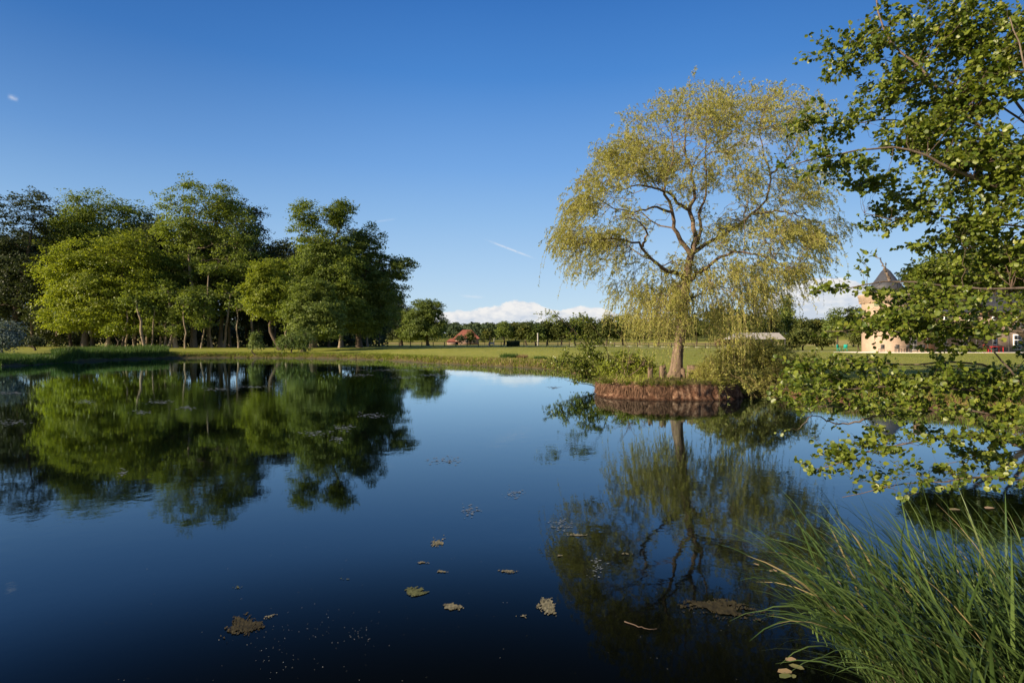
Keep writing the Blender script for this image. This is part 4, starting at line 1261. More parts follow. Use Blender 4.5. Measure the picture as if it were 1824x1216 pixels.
AL = [(1475, 85, 28, 16, 5.5, .9), (1510, 110, 40, 28, 5.4), (1560, 60, 40, 55, 5.2, .8), (1600, 140, 60, 40, 5.2), (1560, 185, 50, 22, 5.4, 1), (1445, 215, 40, 20, 5.5, 1.1), (1500, 228, 40, 18, 5.5), (1425, 282, 38, 14, 5, .9), (1490, 290, 55, 22, 5),
      (1560, 320, 60, 28, 5.1, 1), (1640, 60, 50, 60, 5.3, .9), (1720, 60, 75, 75, 5.2, 1.3), (1795, 110, 55, 90, 4.9, 1.6), (1700, 180, 80, 55, 5.2, 1.2), (1640, 240, 75, 45, 5.2, 1.1), (1725, 280, 90, 55, 5, 1.4), (1795, 320, 55, 80, 4.9, 1.6), (1640, 360, 80, 28, 5.2, 1.2), (1600, 395, 55, 10, 5.2, .9),
      (1740, 400, 80, 28, 5.1, 1.4), (1815, 440, 40, 50, 5, 1.2), (1500, 485, 8, 6, 4.9, 1), (1533, 474, 8, 5, 4.9, 1), (1562, 452, 18, 5, 4.9, 1), (1480, 514, 32, 12, 4.9, 1), (1560, 520, 55, 12, 4.9, 1), (1650, 515, 50, 15, 4.9, .9),
      (1620, 565, 80, 16, 4.6, 1.9), (1545, 585, 60, 14, 4.6, 1.6), (1705, 585, 85, 20, 4.6, 2.0), (1800, 555, 30, 40, 4.6, 1.2), (1700, 620, 90, 9, 4.6, .7), (1625, 528, 34, 20, 4.9, 1.8), (1600, 598, 40, 8, 4.6, 1.2), (1680, 540, 50, 20, 4.8, 1.2), (1580, 570, 45, 12, 4.6, 1.5), (1710, 432, 85, 22, 5.2, 1.5), (1785, 465, 50, 30, 5.1, 1.5), (1500, 590, 20, 22, 4.7, .5), (1440, 655, 45, 20, 5.2, 1.3), (1540, 645, 70, 16, 5.2, .8), (1480, 685, 70, 18, 5, 1.5),
      (1415, 685, 40, 14, 4.8, 1.6), (1600, 685, 85, 20, 4.8, 1.4), (1700, 675, 85, 25, 4.8, 1.2), (1790, 690, 50, 40, 4.7, 1.4), (1530, 722, 80, 14, 4.6, 1.5), (1650, 728, 90, 15, 4.6, 1.4), (1770, 738, 65, 18, 4.6, 1.2), (1410, 712, 32, 12, 4.6, 1.5),
      (1440, 832, 16, 7, 4.4, 1.1), (1500, 812, 38, 12, 4.4, .9), (1560, 795, 40, 13, 4.4, 1), (1600, 775, 50, 9, 4.4, .7), (1700, 775, 60, 10, 4.4, .7), (1785, 780, 40, 14, 4.4, 1.2), (1640, 850, 60, 8, 4.3, .7), (1710, 845, 50, 9, 4.3, .7),
      (1795, 850, 35, 10, 4.2, .8), (1560, 868, 30, 7, 4.2, .7), (1490, 760, 35, 8, 4.6, .35), (1388, 772, 5, 4, 4.5, .8), (1760, 812, 50, 12, 4.6, .8), (1900, 250, 70, 200, 5, .8), (1900, 600, 70, 150, 4.8, .7)]
lob = [(P(l[0], l[1], l[4]), l[2] / F * l[4], 0.42, l[3] / F * l[4], (l[5] if len(l) > 5 else 1.0) * (1.9 if l[1] > 765 else 1.0)) for l in AL]
tg, _, lid = lobe_points(lob, 4500, 0.6)
tg0 = tg[rng.permutation(len(tg))[:420]]
B0, R0, _ = grow(asrc, tg0, 0.05, 0.07, 8, 0.5, 0.0022, 0.3)
B, R, _ = grow(np.concatenate([asrc, np.column_stack([B0[:, 2:].reshape(-1, 3), R0[:, 2:].reshape(-1)])]), tg, 0.05, 0.09, 7, 0.5, 0.0012, 0.35)
R = np.minimum(R, 0.0022)
parts = [tubes(B0 - AB, R0 * 0.7, 5), tubes(B - AB, R * 0.8, 4)]
nt2 = len(B) * 1
bi = rng.integers(0, len(B), nt2)
pos = B[bi, rng.integers(3, 7, nt2)]
tdir = nrm(B[bi, 6] - B[bi, 3] + 1e-6)
d = nrm(tdir + rand_unit(nt2) * np.array([0.9, 0.9, 0.45]))
ln = rng.uniform(0.06, 0.17, nt2)
t = np.linspace(0, 1, 4)[None, :, None]
S = pos[:, None] + d[:, None] * ln[:, None, None] * t
parts.append(tubes(S - AB, np.full((nt2, 4), 0.0011), 3))
V, Q = join(parts)
o = link('twigs', mesh_data('twigs', V, Q, M['twig_alder'], smooth=True), alder)
o['kind'] = 'stuff'
# leaves sit alternately along the last part of every branchlet and along the twigs
C1 = []
for kk in range(6):
    f = rng.uniform(2.5, 6, len(B))
    i0 = np.minimum(f.astype(int), 5)
    fr = (f - i0)[:, None]
    C1.append(np.concatenate([B[np.arange(len(B)), i0] * (1 - fr) + B[np.arange(len(B)), i0 + 1] * fr, nrm(B[np.arange(len(B)), i0 + 1] - B[np.arange(len(B)), i0])], 1))
for kk in range(6):
    f = rng.uniform(0.3, 3, nt2)
    i0 = np.minimum(f.astype(int), 2)
    fr = (f - i0)[:, None]
    C1.append(np.concatenate([S[np.arange(nt2), i0] * (1 - fr) + S[np.arange(nt2), i0 + 1] * fr, d], 1))
C1 = np.concatenate(C1)
n = len(C1)
C = C1[:, :3] + rng.normal(0, 0.008, (n, 3))
ax = nrm(C1[:, 3:] * 0.7 + rand_unit(n) * np.array([1, 1, 0.8]) + np.array([0, 0, -0.15]))
no = nrm(rand_unit(n) * 0.8 + np.array([-0.35, -0.05, 0.7]))
Ls = rng.uniform(0.016, 0.047, n)
tn = np.clip(rng.beta(1.5, 2.2, n) + (rng.uniform(size=n) > 0.985) * 0.45, 0, 1)
# the largest in the picture are leaves of their own
size = Ls / C[:, 1]
pxx = CX + F * C[:, 0] / C[:, 1]
pyy = HY - F * (C[:, 2] - CH) / C[:, 1]
inview = (pxx < 1820) & (pyy > 2)
order = np.argsort(-(size * inview))
big_i, rest = order[:300], order[300:]
V, Q = leaf_round(C[rest] - AB, ax[rest], no[rest], Ls[rest], Ls[rest] * 0.9)
o = link('foliage', mesh_data('foliage', V, Q, M['alder_leaf'], np.repeat(tn[rest], 2)), alder)
o['kind'] = 'stuff'
lm = []
for kk in range(6):
    V, Q = leaf_round(np.zeros((1, 3)), np.array([[1.0, 0, 0]]), np.array([[0, 0, 1.0]]), [1.0], [0.9])
    lm.append(mesh_data('leaf', V, Q, M['alder_leaf'], [0.1 + 0.15 * kk] * 2))


def frame_matrix(axis, normal, loc, s):
    a = Vector(axis).normalized()
    sd = Vector(normal).cross(a).normalized()
    u_ = a.cross(sd)
    m = Matrix(((a.x, sd.x, u_.x, 0), (a.y, sd.y, u_.y, 0), (a.z, sd.z, u_.z, 0), (0, 0, 0, 1)))
    return Matrix.Translation(Vector(loc)) @ m @ Matrix.Diagonal((s, s, s, 1))


for i in big_i:
    o = bpy.data.objects.new('leaf', lm[int(min(5, tn[i] * 6))])
    COL.objects.link(o)
    o.parent = alder
    o.matrix_local = frame_matrix(ax[i], no[i], C[i] - AB, float(Ls[i]))

# ------------------------------------------------------------------ bank vegetation
grass_object('tall_reeds', 'tall green reeds along the far left bank below the wood', shore_scatter(95, 300, 0.2, 6.5, 16000), 0.5, 1.05, 0.04, 0.09, M['reed_blade'], (0.05, 0.4), cat='reeds')
grass_object('left_bank_grass', 'shaded grass on the left bank under the silver bush', shore_scatter(-60, 130, 0.0, 6, 12000), 0.2, 0.55, 0.03, 0.07, M['reed_blade'], (0.1, 0.6))
grass_object('far_bank_grass', 'rough grass along the far bank of the pond below the wood', shore_scatter(290, 780, 0.1, 4, 22000), 0.10, 0.40, 0.04, 0.09, M['grass_blade'], (0.2, 1.0))
grass_object('far_bank_dry_grass', 'pale dry stalks at the water line below the wood', shore_scatter(290, 780, 0.0, 0.8, 2500), 0.08, 0.35, 0.03, 0.07, M['dry_grass'], (0.1, 0.9))
grass_object('sunny_bank_grass', 'sunlit yellow-green grass on the bank in the middle', shore_scatter(760, 1075, 0.0, 5, 20000), 0.06, 0.30, 0.03, 0.06, M['grass_blade'], (0.2, 1.1), tint_shift=0.2)
grass_object('sunny_bank_dry_grass', 'dry reddish stalks on the middle bank', shore_scatter(780, 1075, 0.0, 2.6, 2200, 1.5), 0.1, 0.4, 0.02, 0.05, M['dry_grass'], (0.1, 0.9))
grass_object('right_bank_grass', 'grass and herbs on the right bank behind the alder boughs', shore_scatter(1320, 1830, 0.1, 4, 16000), 0.06, 0.26, 0.012, 0.028, M['grass_blade'], (0.1, 0.9))
grass_object('right_bank_dry_grass', 'brown roots and dry stalks on the right bank at the water', shore_scatter(1325, 1830, 0.0, 0.5, 5000), 0.04, 0.2, 0.008, 0.02, M['root'], (0.3, 1.2))
xy = np.stack([rng.uniform(-20, 45, 26000), 20 + 85 * rng.uniform(0, 1, 26000) ** 1.5], 1)
xy = xy[sdist(xy) > 2.0]
grass_object('lawn_grass', 'short mown grass of the lawn', xy, 0.05, 0.12, 0.02, 0.05, M['grass_blade'], (0.1, 0.8), tint_shift=0.05, segs=1)


def tuft(name, label, px, D, n, h, rad, mat, group=None):
    x = (px - CX) / F * D
    z = float(ground_z([[x, D]])[0][0])
    e = empty(name, (x, D, z), label, 'grass tuft', group)
    a = rng.uniform(0, 6.28, n)
    q = rad * rng.uniform(0, 1, n) ** 0.5
    V, Q, T = blades(np.stack([q * np.cos(a), q * np.sin(a), -0.03 + 0 * a], 1), rng.uniform(0.6, 1.1, n) * h, rng.uniform(0.02, 0.05, n), rng.uniform(0.1, 0.7, n), rng.beta(2, 2.5, n), 2)
    o = link('blades', mesh_data('blades', V, Q, mat, T), e)
    o['kind'] = 'stuff'


tuft('sedge_tuft', 'dark rounded sedge tuft on the middle bank below the clipped hedge block', 907, 45, 900, 0.6, 0.7, M['reed_blade'])
tuft('dry_tuft', 'reddish brown dry tuft on the middle bank right of the dark one', 931, 44, 500, 0.5, 0.4, M['dry_grass'])
tuft('green_tuft', 'fresh green grass tuft on the middle bank nearest the leaning shrub', 962, 42, 600, 0.45, 0.5, M['reed_blade'])

# ------------------------------------------------------------------ near sedge in the lower right corner
sc0 = np.array([2.12, 2.2, 0.22])
sedge = empty('sedge_clump', sc0, 'large green sedge clump arching over the water in the lower right corner', 'sedge')


def blade_pts(L, lean, droop, K=11):
    s = np.linspace(0, 1, K)
    ang = math.radians(90) - lean * (0.5 + 0.6 * s) - droop * s ** 2.4
    dx = np.cos(ang)
    dz = np.sin(ang)
    x = np.r_[0, np.cumsum((dx[1:] + dx[:-1]) / 2)] * L / (K - 1)
    z = np.r_[0, np.cumsum((dz[1:] + dz[:-1]) / 2)] * L / (K - 1)
    return x, z, s


def blade_vq(L, lean, droop, w, K=11, twist=0.0):
    x, z, s = blade_pts(L, lean, droop, K)
    ww = w / 2 * np.clip(np.minimum(1.0, 0.6 + 2 * s) * (1 - s ** 2.2) + 0.02, 0, 1)
    tw = twist * s
    tx, tz_ = np.gradient(x), np.gradient(z)
    ll = np.hypot(tx, tz_)
    nx, nz_ = -tz_ / ll, tx / ll
    rows = []
    for sd in (-1, 0, 1):
        f = 0.30 * abs(sd)
        rows.append(np.stack([x + nx * f * ww + np.sin(tw) * sd * ww * nx, sd * ww * np.cos(tw), z + nz_ * f * ww + np.sin(tw) * sd * ww * nz_], 1))
    V = np.stack(rows, 1).reshape(-1, 3)
    Q = []
    for i in range(K - 1):
        for j in range(2):
            Q.append([i * 3 + j, i * 3 + j + 1, (i + 1) * 3 + j + 1, (i + 1) * 3 + j])
    return V, np.array(Q)


nb = 1650
bx = rng.uniform(-0.58, 1.0, nb)
by = rng.uniform(-0.35, 0.75, nb)
frac = (bx + 0.62) / 1.62                       # 0 left .. 1 right
azm = math.pi - rng.normal(0.10, 0.65, nb) + frac * rng.normal(-0.5, 0.9, nb)
leans = np.clip(rng.normal(0.92, 0.28, nb) - 0.55 * frac, 0.05, 1.35)
drp = np.clip(rng.normal(0.45, 0.3, nb), 0.0, 1.3)
Lb = rng.uniform(0.45, 0.82, nb) * (1.16 - 0.28 * frac)
wb = rng.uniform(0.006, 0.020, nb)
tb = np.clip(rng.beta(2.2, 2.8, nb), 0, 1)
variants = []
for kk in range(14):
    le = 0.12 + 0.085 * kk
    dr_ = [0.2, 0.6, 0.35, 0.9][kk % 4]
    V, Q = blade_vq(1.0, le, dr_, 0.0135, 11, [0.0, 0.5, -0.6, 1.0][kk % 4])
    variants.append((le, mesh_data('blade', V, Q, M['sedge_blade'], [0.12 + 0.055 * kk if kk % 5 else 0.75] * len(Q), smooth=True)))
vlean = np.array([v[0] for v in variants])
tb = np.where(rng.uniform(size=nb) > 0.96, 1.0, tb)
restp = []
restt = []
# nearest blades first: they show largest
order = np.argsort(by - 0.4 * Lb)
for n_, i in enumerate(order):
    loc = (bx[i], by[i], 0.0)
    if n_ < 300:
        kk = int(np.clip(np.argmin(np.abs(vlean - leans[i])) + rng.integers(-1, 2), 0, 13))
        o = bpy.data.objects.new('blade', variants[kk][1])
        COL.objects.link(o)
        o.parent = sedge
        o.location = loc
        o.rotation_euler = (0, 0, float(azm[i]))
        o.scale = (float(Lb[i]), float(wb[i] / 0.0135), float(Lb[i]))
    else:
        V, Q = blade_vq(Lb[i], leans[i], drp[i], wb[i], 9, rng.uniform(-1, 1))
        c, s_ = math.cos(azm[i]), math.sin(azm[i])
        V = np.stack([V[:, 0] * c - V[:, 1] * s_, V[:, 0] * s_ + V[:, 1] * c, V[:, 2]], 1) + np.array(loc)
        restp.append((V, Q))
        restt.append(np.full(len(Q), tb[i]))
V, Q = join(restp)
o = link('blades', mesh_data('blades', V, Q, M['sedge_blade'], np.concatenate(restt), smooth=True), sedge)
o['kind'] = 'stuff'
# thin loose blades between them
n = 900
base = np.stack([rng.uniform(-0.6, 1.2, n), rng.uniform(-0.4, 0.8, n), np.zeros(n)], 1)
V, Q, T = blades(base, rng.uniform(0.2, 0.55, n), rng.uniform(0.003, 0.007, n), rng.uniform(0.3, 1.3, n), rng.beta(2, 2.4, n), 5, dirs=math.pi + rng.normal(0, 0.9, n))
o = link('thin_blades', mesh_data('thin_blades', V, Q, M['sedge_blade'], T), sedge)
o['kind'] = 'stuff'

# ------------------------------------------------------------------ fence, hedge block, poles, farmhouse
M['fence_wood'] = plain_mat('fence_wood', (0.05, 0.04, 0.035), (0.09, 0.075, 0.06), 3)
M['pale_wood'] = plain_mat('pale_wood', (0.42, 0.40, 0.36), (0.32, 0.30, 0.27), 3)


def box_part(name, c, s, mat, parent, rz=0.0, org=(0, 0, 0)):
    V, Q = box_vq(np.asarray(c, float) - np.asarray(org, float), s, rz)
    return link(name, mesh_data(name, V, Q, mat), parent)


fx0, fx1 = 610, 1330
FD = 128.0
pxs = np.arange(fx0, fx1, 20.2)
o0 = P(fx0, HY, FD)
z0 = float(ground_z([[o0[0], FD]])[0][0])
fence = empty('paddock_fence', (o0[0], FD, z0), 'long dark post and rail fence crossing the lawn behind the pond', 'fence')
pv, pq = box_vq((0, 0, 0.5), (0.16, 0.14, 1.1))
post_me = mesh_data('post', pv, pq, M['fence_wood'])
prev = None
for a in pxs:
    x = (a - CX) / F * FD
    z = float(ground_z([[x, FD]])[0][0])
    loc = (x - o0[0], 0, z - z0)
    link('post', post_me, fence, loc)
    if prev is not None:
        for hz, th_ in ((0.95, 0.12), (0.55, 0.10), (0.15, 0.10)):
            a_, b_ = np.array(prev), np.array(loc)
            c = (a_ + b_) / 2
            ln_ = np.linalg.norm(b_ - a_) - 0.17
            me_v, me_q = box_vq((0, 0, 0), (ln_, 0.05, th_))
            o = link('rail', mesh_data('rail', me_v, me_q, M['pale_wood'] if hz == 0.15 else M['fence_wood']), fence, (c[0], c[1], c[2] + hz))
            o.rotation_euler = (0, -math.atan2(b_[2] - a_[2], b_[0] - a_[0]), 0)
    prev = loc

# dark clipped hedge block standing before the fence
x, D = (914 - CX) / F * 118, 118.0
z = float(ground_z([[x, D]])[0][0])
hb = empty('hedge_block', (x, D, z), 'dark green clipped box shaped hedge in front of the fence', 'hedge')
box_part('hedge_core', (0, 0, 0.5), (2.3, 1.2, 1.0), plain_mat('hedge_core', (0.012, 0.022, 0.008), (0.02, 0.032, 0.012), 4), hb)
n = 3600
u = rng.uniform(-1, 1, (n, 3))
ax_ = rng.integers(0, 3, n)
u[np.arange(n), ax_] = np.sign(u[np.arange(n), ax_])
C = u * np.array([1.25, 0.66, 0.55]) + np.array([0, 0, 0.55]) + rng.normal(0, .03, (n, 3))
V, Q = leaf_quads(C, rand_unit(n), nrm(u + rng.normal(0, .5, u.shape)), rng.uniform(.08, .16, n), rng.uniform(.07, .13, n))
o = link('foliage', mesh_data('foliage', V, Q, M['wood_leaf_dark'], rng.beta(2, 2, n)), hb)
o['kind'] = 'stuff'


def pole(name, label, px, D, h, r, mat, arm=False):
    x = (px - CX) / F * D
    z = float(ground_z([[x, D]])[0][0])
    e = empty(name, (x, D, z), label, 'pole')
    V, Q = tubes(np.array([[[0, 0, -0.2], [0, 0, h * .5], [0, 0, h]]]), np.array([[r, r * .9, r * .8]]), 8)
    link('pole_shaft', mesh_data('pole_shaft', V, Q, mat), e)
    if arm:
        box_part('crossarm', (0, 0, h - 0.15), (1.2, 0.1, 0.12), mat, e)
    return e


pole('utility_pole', 'pale concrete utility pole in front of the tree row behind the fence', 958, 150, 3.4, 0.2, M['pale_wood'])
pole('thin_pole', 'thin dark pole rising above the fence right of the red roof', 872.5, 126, 2.6, 0.07, M['fence_wood'])
pole('short_pole', 'short pale post between the thin pole and the hedge block', 880, 180, 2.2, 0.12, M['pale_wood'])

# small weathered signs of use near the fence: a white garden seat
x, D = (875 - CX) / F * 120, 120.0
z = float(ground_z([[x, D]])[0][0])
gs = empty('garden_bench', (x, D, z), 'small pale garden seat at the foot of the thin pole', 'bench')
box_part('seat', (0, 0, 0.42), (1.1, 0.4, 0.06), M['pale_wood'], gs)
box_part('backrest', (0, 0.2, 0.68), (1.1, 0.05, 0.32), M['pale_wood'], gs)
for s in (-1, 1):
    box_part('leg', (s * 0.45, 0, 0.19), (0.08, 0.36, 0.38), M['pale_wood'], gs)

# farmhouse with the orange tiled roof
FHD = 235.0


def tile_mat():
    m, k = mat_new('roof_tiles')
    t = k.n('ShaderNodeTexCoord')
    n1 = k.noise(t.outputs['Object'], 1.2, 5, 0.65)
    col = k.ramp(n1, [(0.3, (0.20, 0.07, 0.05)), (0.7, (0.31, 0.12, 0.085))])
    return finish(m, k, principled(k, col, 0.9, 0.1))


M['tiles'] = tile_mat()
M['farm_wall'] = plain_mat('farm_wall', (0.45, 0.30, 0.25), (0.34, 0.22, 0.18), 1)
M['glass_dark'] = plain_mat('glass_dark', (0.02, 0.022, 0.025), (0.03, 0.03, 0.035), 1, 0.15, 0.6)
c = P(832, HY, FHD)
gz0 = float(ground_z([[c[0], FHD]])[0][0])
farm = empty('farmhouse', (c[0], FHD, gz0), 'distant farmhouse with a hipped red tiled roof beyond the fence', 'house')


def hip_roof(w, d, z0_, z1, ridge, name, parent, cx=0.0, cy=0.0, mat=None):
    V = np.array([[-w / 2, -d / 2, z0_], [w / 2, -d / 2, z0_], [w / 2, d / 2, z0_], [-w / 2, d / 2, z0_], [-ridge / 2, 0, z1], [ridge / 2, 0, z1]]) + np.array([cx, cy, 0])
    return link(name, mesh_data(name, V, [[0, 1, 5, 4], [1, 2, 5], [2, 3, 4, 5], [3, 0, 4], [3, 2, 1, 0]], mat or M['tiles']), parent)


mpp = FHD / F
box_part('wall', (0, 0, 1.3), (9.0, 6, 2.6), M['farm_wall'], farm)
hip_roof(11.2, 7.5, 2.5, 6.2, 3.6, 'roof', farm)
box_part('annexe_wall', (-5.6, -1, 0.6), (4.6, 4, 1.4), M['farm_wall'], farm)
hip_roof(6.0, 5, 1.25, 2.6, 3.0, 'annexe_roof', farm, -5.4, -1)
for wx_ in (-2.6, 0.2, 2.8):
    f_ = box_part('window', (wx_, -3.02, 1.4), (1.0, 0.06, 1.1), M['pale_wood'], farm)
    box_part('pane', (wx_, -3.07, 1.4), (0.8, 0.05, 0.9), M['glass_dark'], f_)
broad_tree('garden_tree', 'brownish green tree in front of the right half of the red roof', 838, 222, [(838, 598, 7, 9), (840, 603, 8, 6)], 90, 14, 0.7, 0.5, M['row_leaf'], M['bark_dark'], 0.2, group='garden trees around the farmhouse', n_br=8)
broad_tree('garden_bush', 'dark bush in front of the left half of the red roof', 821, 220, [(821, 603, 7, 5)], 60, 14, 0.7, 0.5, M['wood_leaf_dark'], M['bark_dark'], 0.15, group='garden trees around the farmhouse', n_br=6)
broad_tree('garden_bush', 'dark pointed bush right of the red roof before the yellow field', 863, 215, [(863, 600, 5, 6), (863, 604, 7, 4)], 60, 14, 0.6, 0.5, M['wood_leaf_dark'], M['bark_dark'], 0.15, group='garden trees around the farmhouse', n_br=6)

# ------------------------------------------------------------------ castle on the right
KD = 80.0
M['stone'] = plain_mat('stone', (0.44, 0.33, 0.25), (0.33, 0.24, 0.18), 1.2, 0.9, 0.1, 0.02, 8)
M['stone_dark'] = plain_mat('stone_dark', (0.34, 0.20, 0.12), (0.26, 0.15, 0.09), 2.0, 0.9, 0.1, 0.02)
M['slate'] = plain_mat('slate', (0.035, 0.038, 0.048), (0.062, 0.062, 0.070), 2.5, 0.6, 0.4)
M['white_paint'] = plain_mat('white_paint', (0.80, 0.80, 0.78), (0.72, 0.72, 0.70), 2, 0.5, 0.3)
M['dark_metal'] = plain_mat('dark_metal', (0.05, 0.05, 0.05), (0.07, 0.065, 0.06), 2, 0.5, 0.4)
kc = P(1578, HY, KD)
kz = float(ground_z([[kc[0], KD]])[0][0])
castle = empty('castle', (kc[0], KD, kz), 'sandstone castle with a round slate capped tower behind the alder boughs', 'castle')


def lathe(name, prof_, mat, parent, n=28, c=(0, 0)):
    an = np.arange(n) / n * 2 * np.pi
    V = np.concatenate([np.stack([r * np.cos(an) + c[0], r * np.sin(an) + c[1], z + 0 * an], 1) for r, z in prof_])
    kk = len(prof_)
    ii = np.arange(kk * n).reshape(kk, n)
    Q = np.stack([ii[:-1], np.roll(ii[:-1], -1, 1), np.roll(ii[1:], -1, 1), ii[1:]], -1).reshape(-1, 4)
    return link(name, mesh_data(name, V, Q, mat), parent)


H = lambda y: CH + (HY - y) / F * KD - kz
lathe('tower_wall', [(2.95, -0.3), (2.95, H(541))], M['stone'], castle)
lathe('cornice', [(2.95, H(541)), (3.1, H(540)), (3.12, H(537)), (3.3, H(536)), (3.32, H(530)), (3.42, H(529)), (3.42, H(525)), (2.4, H(524)), (2.3, H(523))], M['stone'], castle)
rf = lathe('tower_roof', [(2.15, H(523)), (2.15, H(518)), (2.35, H(517)), (1.75, H(506)), (1.25, H(497)), (0.55, H(483)), (0.06, H(477))], M['slate'], castle)
lathe('finial', [(0.05, H(478)), (0.05, H(472)), (0.14, H(471)), (0.02, H(467))], M['dark_metal'], rf, 8)
for i in range(18):
    a = i / 18 * 2 * math.pi
    box_part('corbel', (3.12 * math.cos(a), 3.12 * math.sin(a), H(538.6)), (0.28, 0.24, 0.2), M['stone'], castle, a)
xw = 13.5
box_part('main_wall', (2.0 + xw, 3.5, H(560) / 2), (27.0, 7, H(560)), M['stone'], castle)
box_part('cornice', (2.0 + xw, 3.4, H(559.0)), (27.5, 7.6, 0.25), M['stone_dark'], castle)
rr2 = hip_roof(27.6, 7.8, H(557), H(505), 20, 'main_roof', castle, 2.0 + xw, 3.5, M['slate'])
for cx_ in (7.5, 22):
    box_part('chimney', (cx_, 4.2, H(500)), (0.9, 0.9, 2.6), M['stone_dark'], rr2)
# pavilion in front, carrying the terrace rooms
box_part('ground_floor_wall', (6.5, -1.2, H(598) / 2), (13.0, 2.3, H(598)), M['stone'], castle)


def cwin(x, y, z, w, h):
    f_ = box_part('window', (x, y, z), (w, 0.10, h), M['white_paint'], castle)
    for sx_ in (-1, 1):
        for sz_ in (-1, 0, 1):
            box_part('pane', (x + sx_ * w * 0.23, y - 0.07, z + sz_ * h * 0.30), (w * 0.36, 0.06, h * 0.24), M['glass_dark'], f_)


for x_ in (2.1, 6.2, 9.4):
    cwin(x_, -2.40, 1.3, 1.05, 2.1)
for x_ in (15, 18.4, 21.8, 25.2):
    cwin(x_, -0.05, 1.4, 1.1, 2.2)
for x_ in (5.2, 8.6, 12.0, 15.4, 18.8, 22.2, 25.6):
    cwin(x_, -0.05, 4.9 - 0.6, 1.0, 1.5)
dr0 = box_part('door', (4.4, -2.40, 1.15), (1.3, 0.1, 2.3), M['stone_dark'], castle)
cwin2 = lathe('string_course', [(2.95, H(569)), (3.05, H(568.6)), (3.05, H(567)), (2.95, H(566.6))], M['stone_dark'], castle)
for a_ in (-1.75, -1.2):
    w_ = box_part('arrow_slit', (2.97 * math.cos(a_), 2.97 * math.sin(a_), 4.6), (0.12, 0.25, 1.2), M['glass_dark'], castle, a_)

# glazed terrace canopy in front of the castle
cn = empty('terrace_canopy', (kc[0] + 6.5, KD - 4.6, kz), 'white roofed glass canopy on thin dark posts in front of the castle', 'canopy')
box_part('canopy_frame', (0, 0, 2.75), (15.5, 3.9, 0.10), M['dark_metal'], cn)
for i in range(8):
    box_part('roof_panel', (-6.8 + i * 1.93, 0, 2.90 + 0.02), (1.86, 3.8, 0.05), M['white_paint'], cn)
for i in range(8):
    box_part('post', (-7.4 + i * 2.1, -1.8, 1.35), (0.09, 0.09, 2.7), M['dark_metal'], cn)
for i in range(3):
    box_part('rail', (-5.5 + i * 5.0, -1.8, 0.95), (3.6, 0.05, 0.05), M['dark_metal'], cn)


def table(x, y, label, mat, w=1.3, grp='tables on the castle terrace', z=None):
    e = empty('terrace_table', (x, y, kz + 0.06), label, 'table', grp)
    box_part('table_top', (0, 0, 0.74), (w, 0.8, 0.05), mat, e)
    for a in (-1, 1):
        for b_ in (-1, 1):
            box_part('leg', (a * (w / 2 - .08), b_ * 0.32, 0.355), (0.06, 0.06, 0.71), mat, e)
    return e


def chair(x, y, label, mat, rz, grp='chairs on the castle terrace'):
    e = empty('terrace_chair', (x, y, kz + 0.06), label, 'chair', grp, rz)
    box_part('seat', (0, 0, 0.45), (0.5, 0.5, 0.06), mat, e)
    box_part('backrest', (0, 0.25, 0.75), (0.5, 0.05, 0.5), mat, e)
    for a in (-1, 1):
        for b_ in (-1, 1):
            box_part('leg', (a * 0.21, b_ * 0.2, 0.21), (0.05, 0.05, 0.42), mat, e)
    return e


M['teal'] = plain_mat('teal', (0.01, 0.30, 0.24), (0.01, 0.26, 0.21), 2, 0.5)
M['red'] = plain_mat('red', (0.55, 0.03, 0.03), (0.45, 0.025, 0.03), 2, 0.5)
KX = lambda px_, D_: (px_ - CX) / F * D_
tv = link('terrace_paving', mesh_data('terrace_paving', *box_vq((kc[0] + 12, KD - 4.2, kz - 0.02), (40, 6.2, 0.16)), plain_mat('paving', (0.62, 0.58, 0.52), (0.5, 0.47, 0.42), 1.5)))
tag(tv, 'pale stone terrace in front of the castle', kind='structure')
table(KX(1612, 74), 74.4, 'dark terrace table between thin posts near the tower', M['dark_metal'], 1.8)
table(KX(1632, 74), 74.4, 'second dark terrace table right of the one near the tower', M['dark_metal'], 1.6)
table(KX(1710, 74), 74.4, 'dark terrace table in front of the main castle wall', M['dark_metal'], 2.2)
for i, a in enumerate((1578, 1600, 1624, 1646, 1698, 1722)):
    chair(KX(a, 74), 74.9 - (i % 2), ['leftmost dark terrace chair, near the tower', 'dark chair left of the first terrace table', 'dark chair between the two terrace tables near the tower', 'dark chair right of the second terrace table', 'dark chair left of the table by the main castle wall', 'dark chair right of the table by the main castle wall'][i], M['dark_metal'], (0 if i % 2 else math.pi))
table(KX(1776, 73.5), 73.8, 'bright red table on the terrace far right behind the alder bough', M['red'], 1.7)
chair(KX(1760, 73.5), 73.8, 'red chair left of the bright red terrace table', M['red'], 1.2)
chair(KX(1495, 84), 84, 'teal garden chair on the lawn edge left of the tower', M['teal'], 0.5, 'teal chairs')
chair(KX(1508, 84), 84.3, 'second teal garden chair nearer the tower', M['teal'], -0.6, 'teal chairs')

# pale gravel path across the lawn
pp_ = []
N_ = 60
for i in range(N_):
    px_ = 985 + (1560 - 985) * i / (N_ - 1)
    D_ = 104 - 22 * smooth(np.array([(px_ - 985) / 560]))[0]
    for w_ in (0, 1.3):
        x_ = (px_ - CX) / F * (D_ + w_)
        pp_.append((x_, D_ + w_, float(ground_z([[x_, D_ + w_]])[0][0]) + 0.03))
Q = [[2 * i, 2 * i + 2, 2 * i + 3, 2 * i + 1] for i in range(N_ - 1)]
tag(link('path', mesh_data('path', np.array(pp_), Q, plain_mat('gravel', (0.62, 0.58, 0.50), (0.5, 0.46, 0.40), 2))), 'pale gravel path across the lawn', kind='structure')

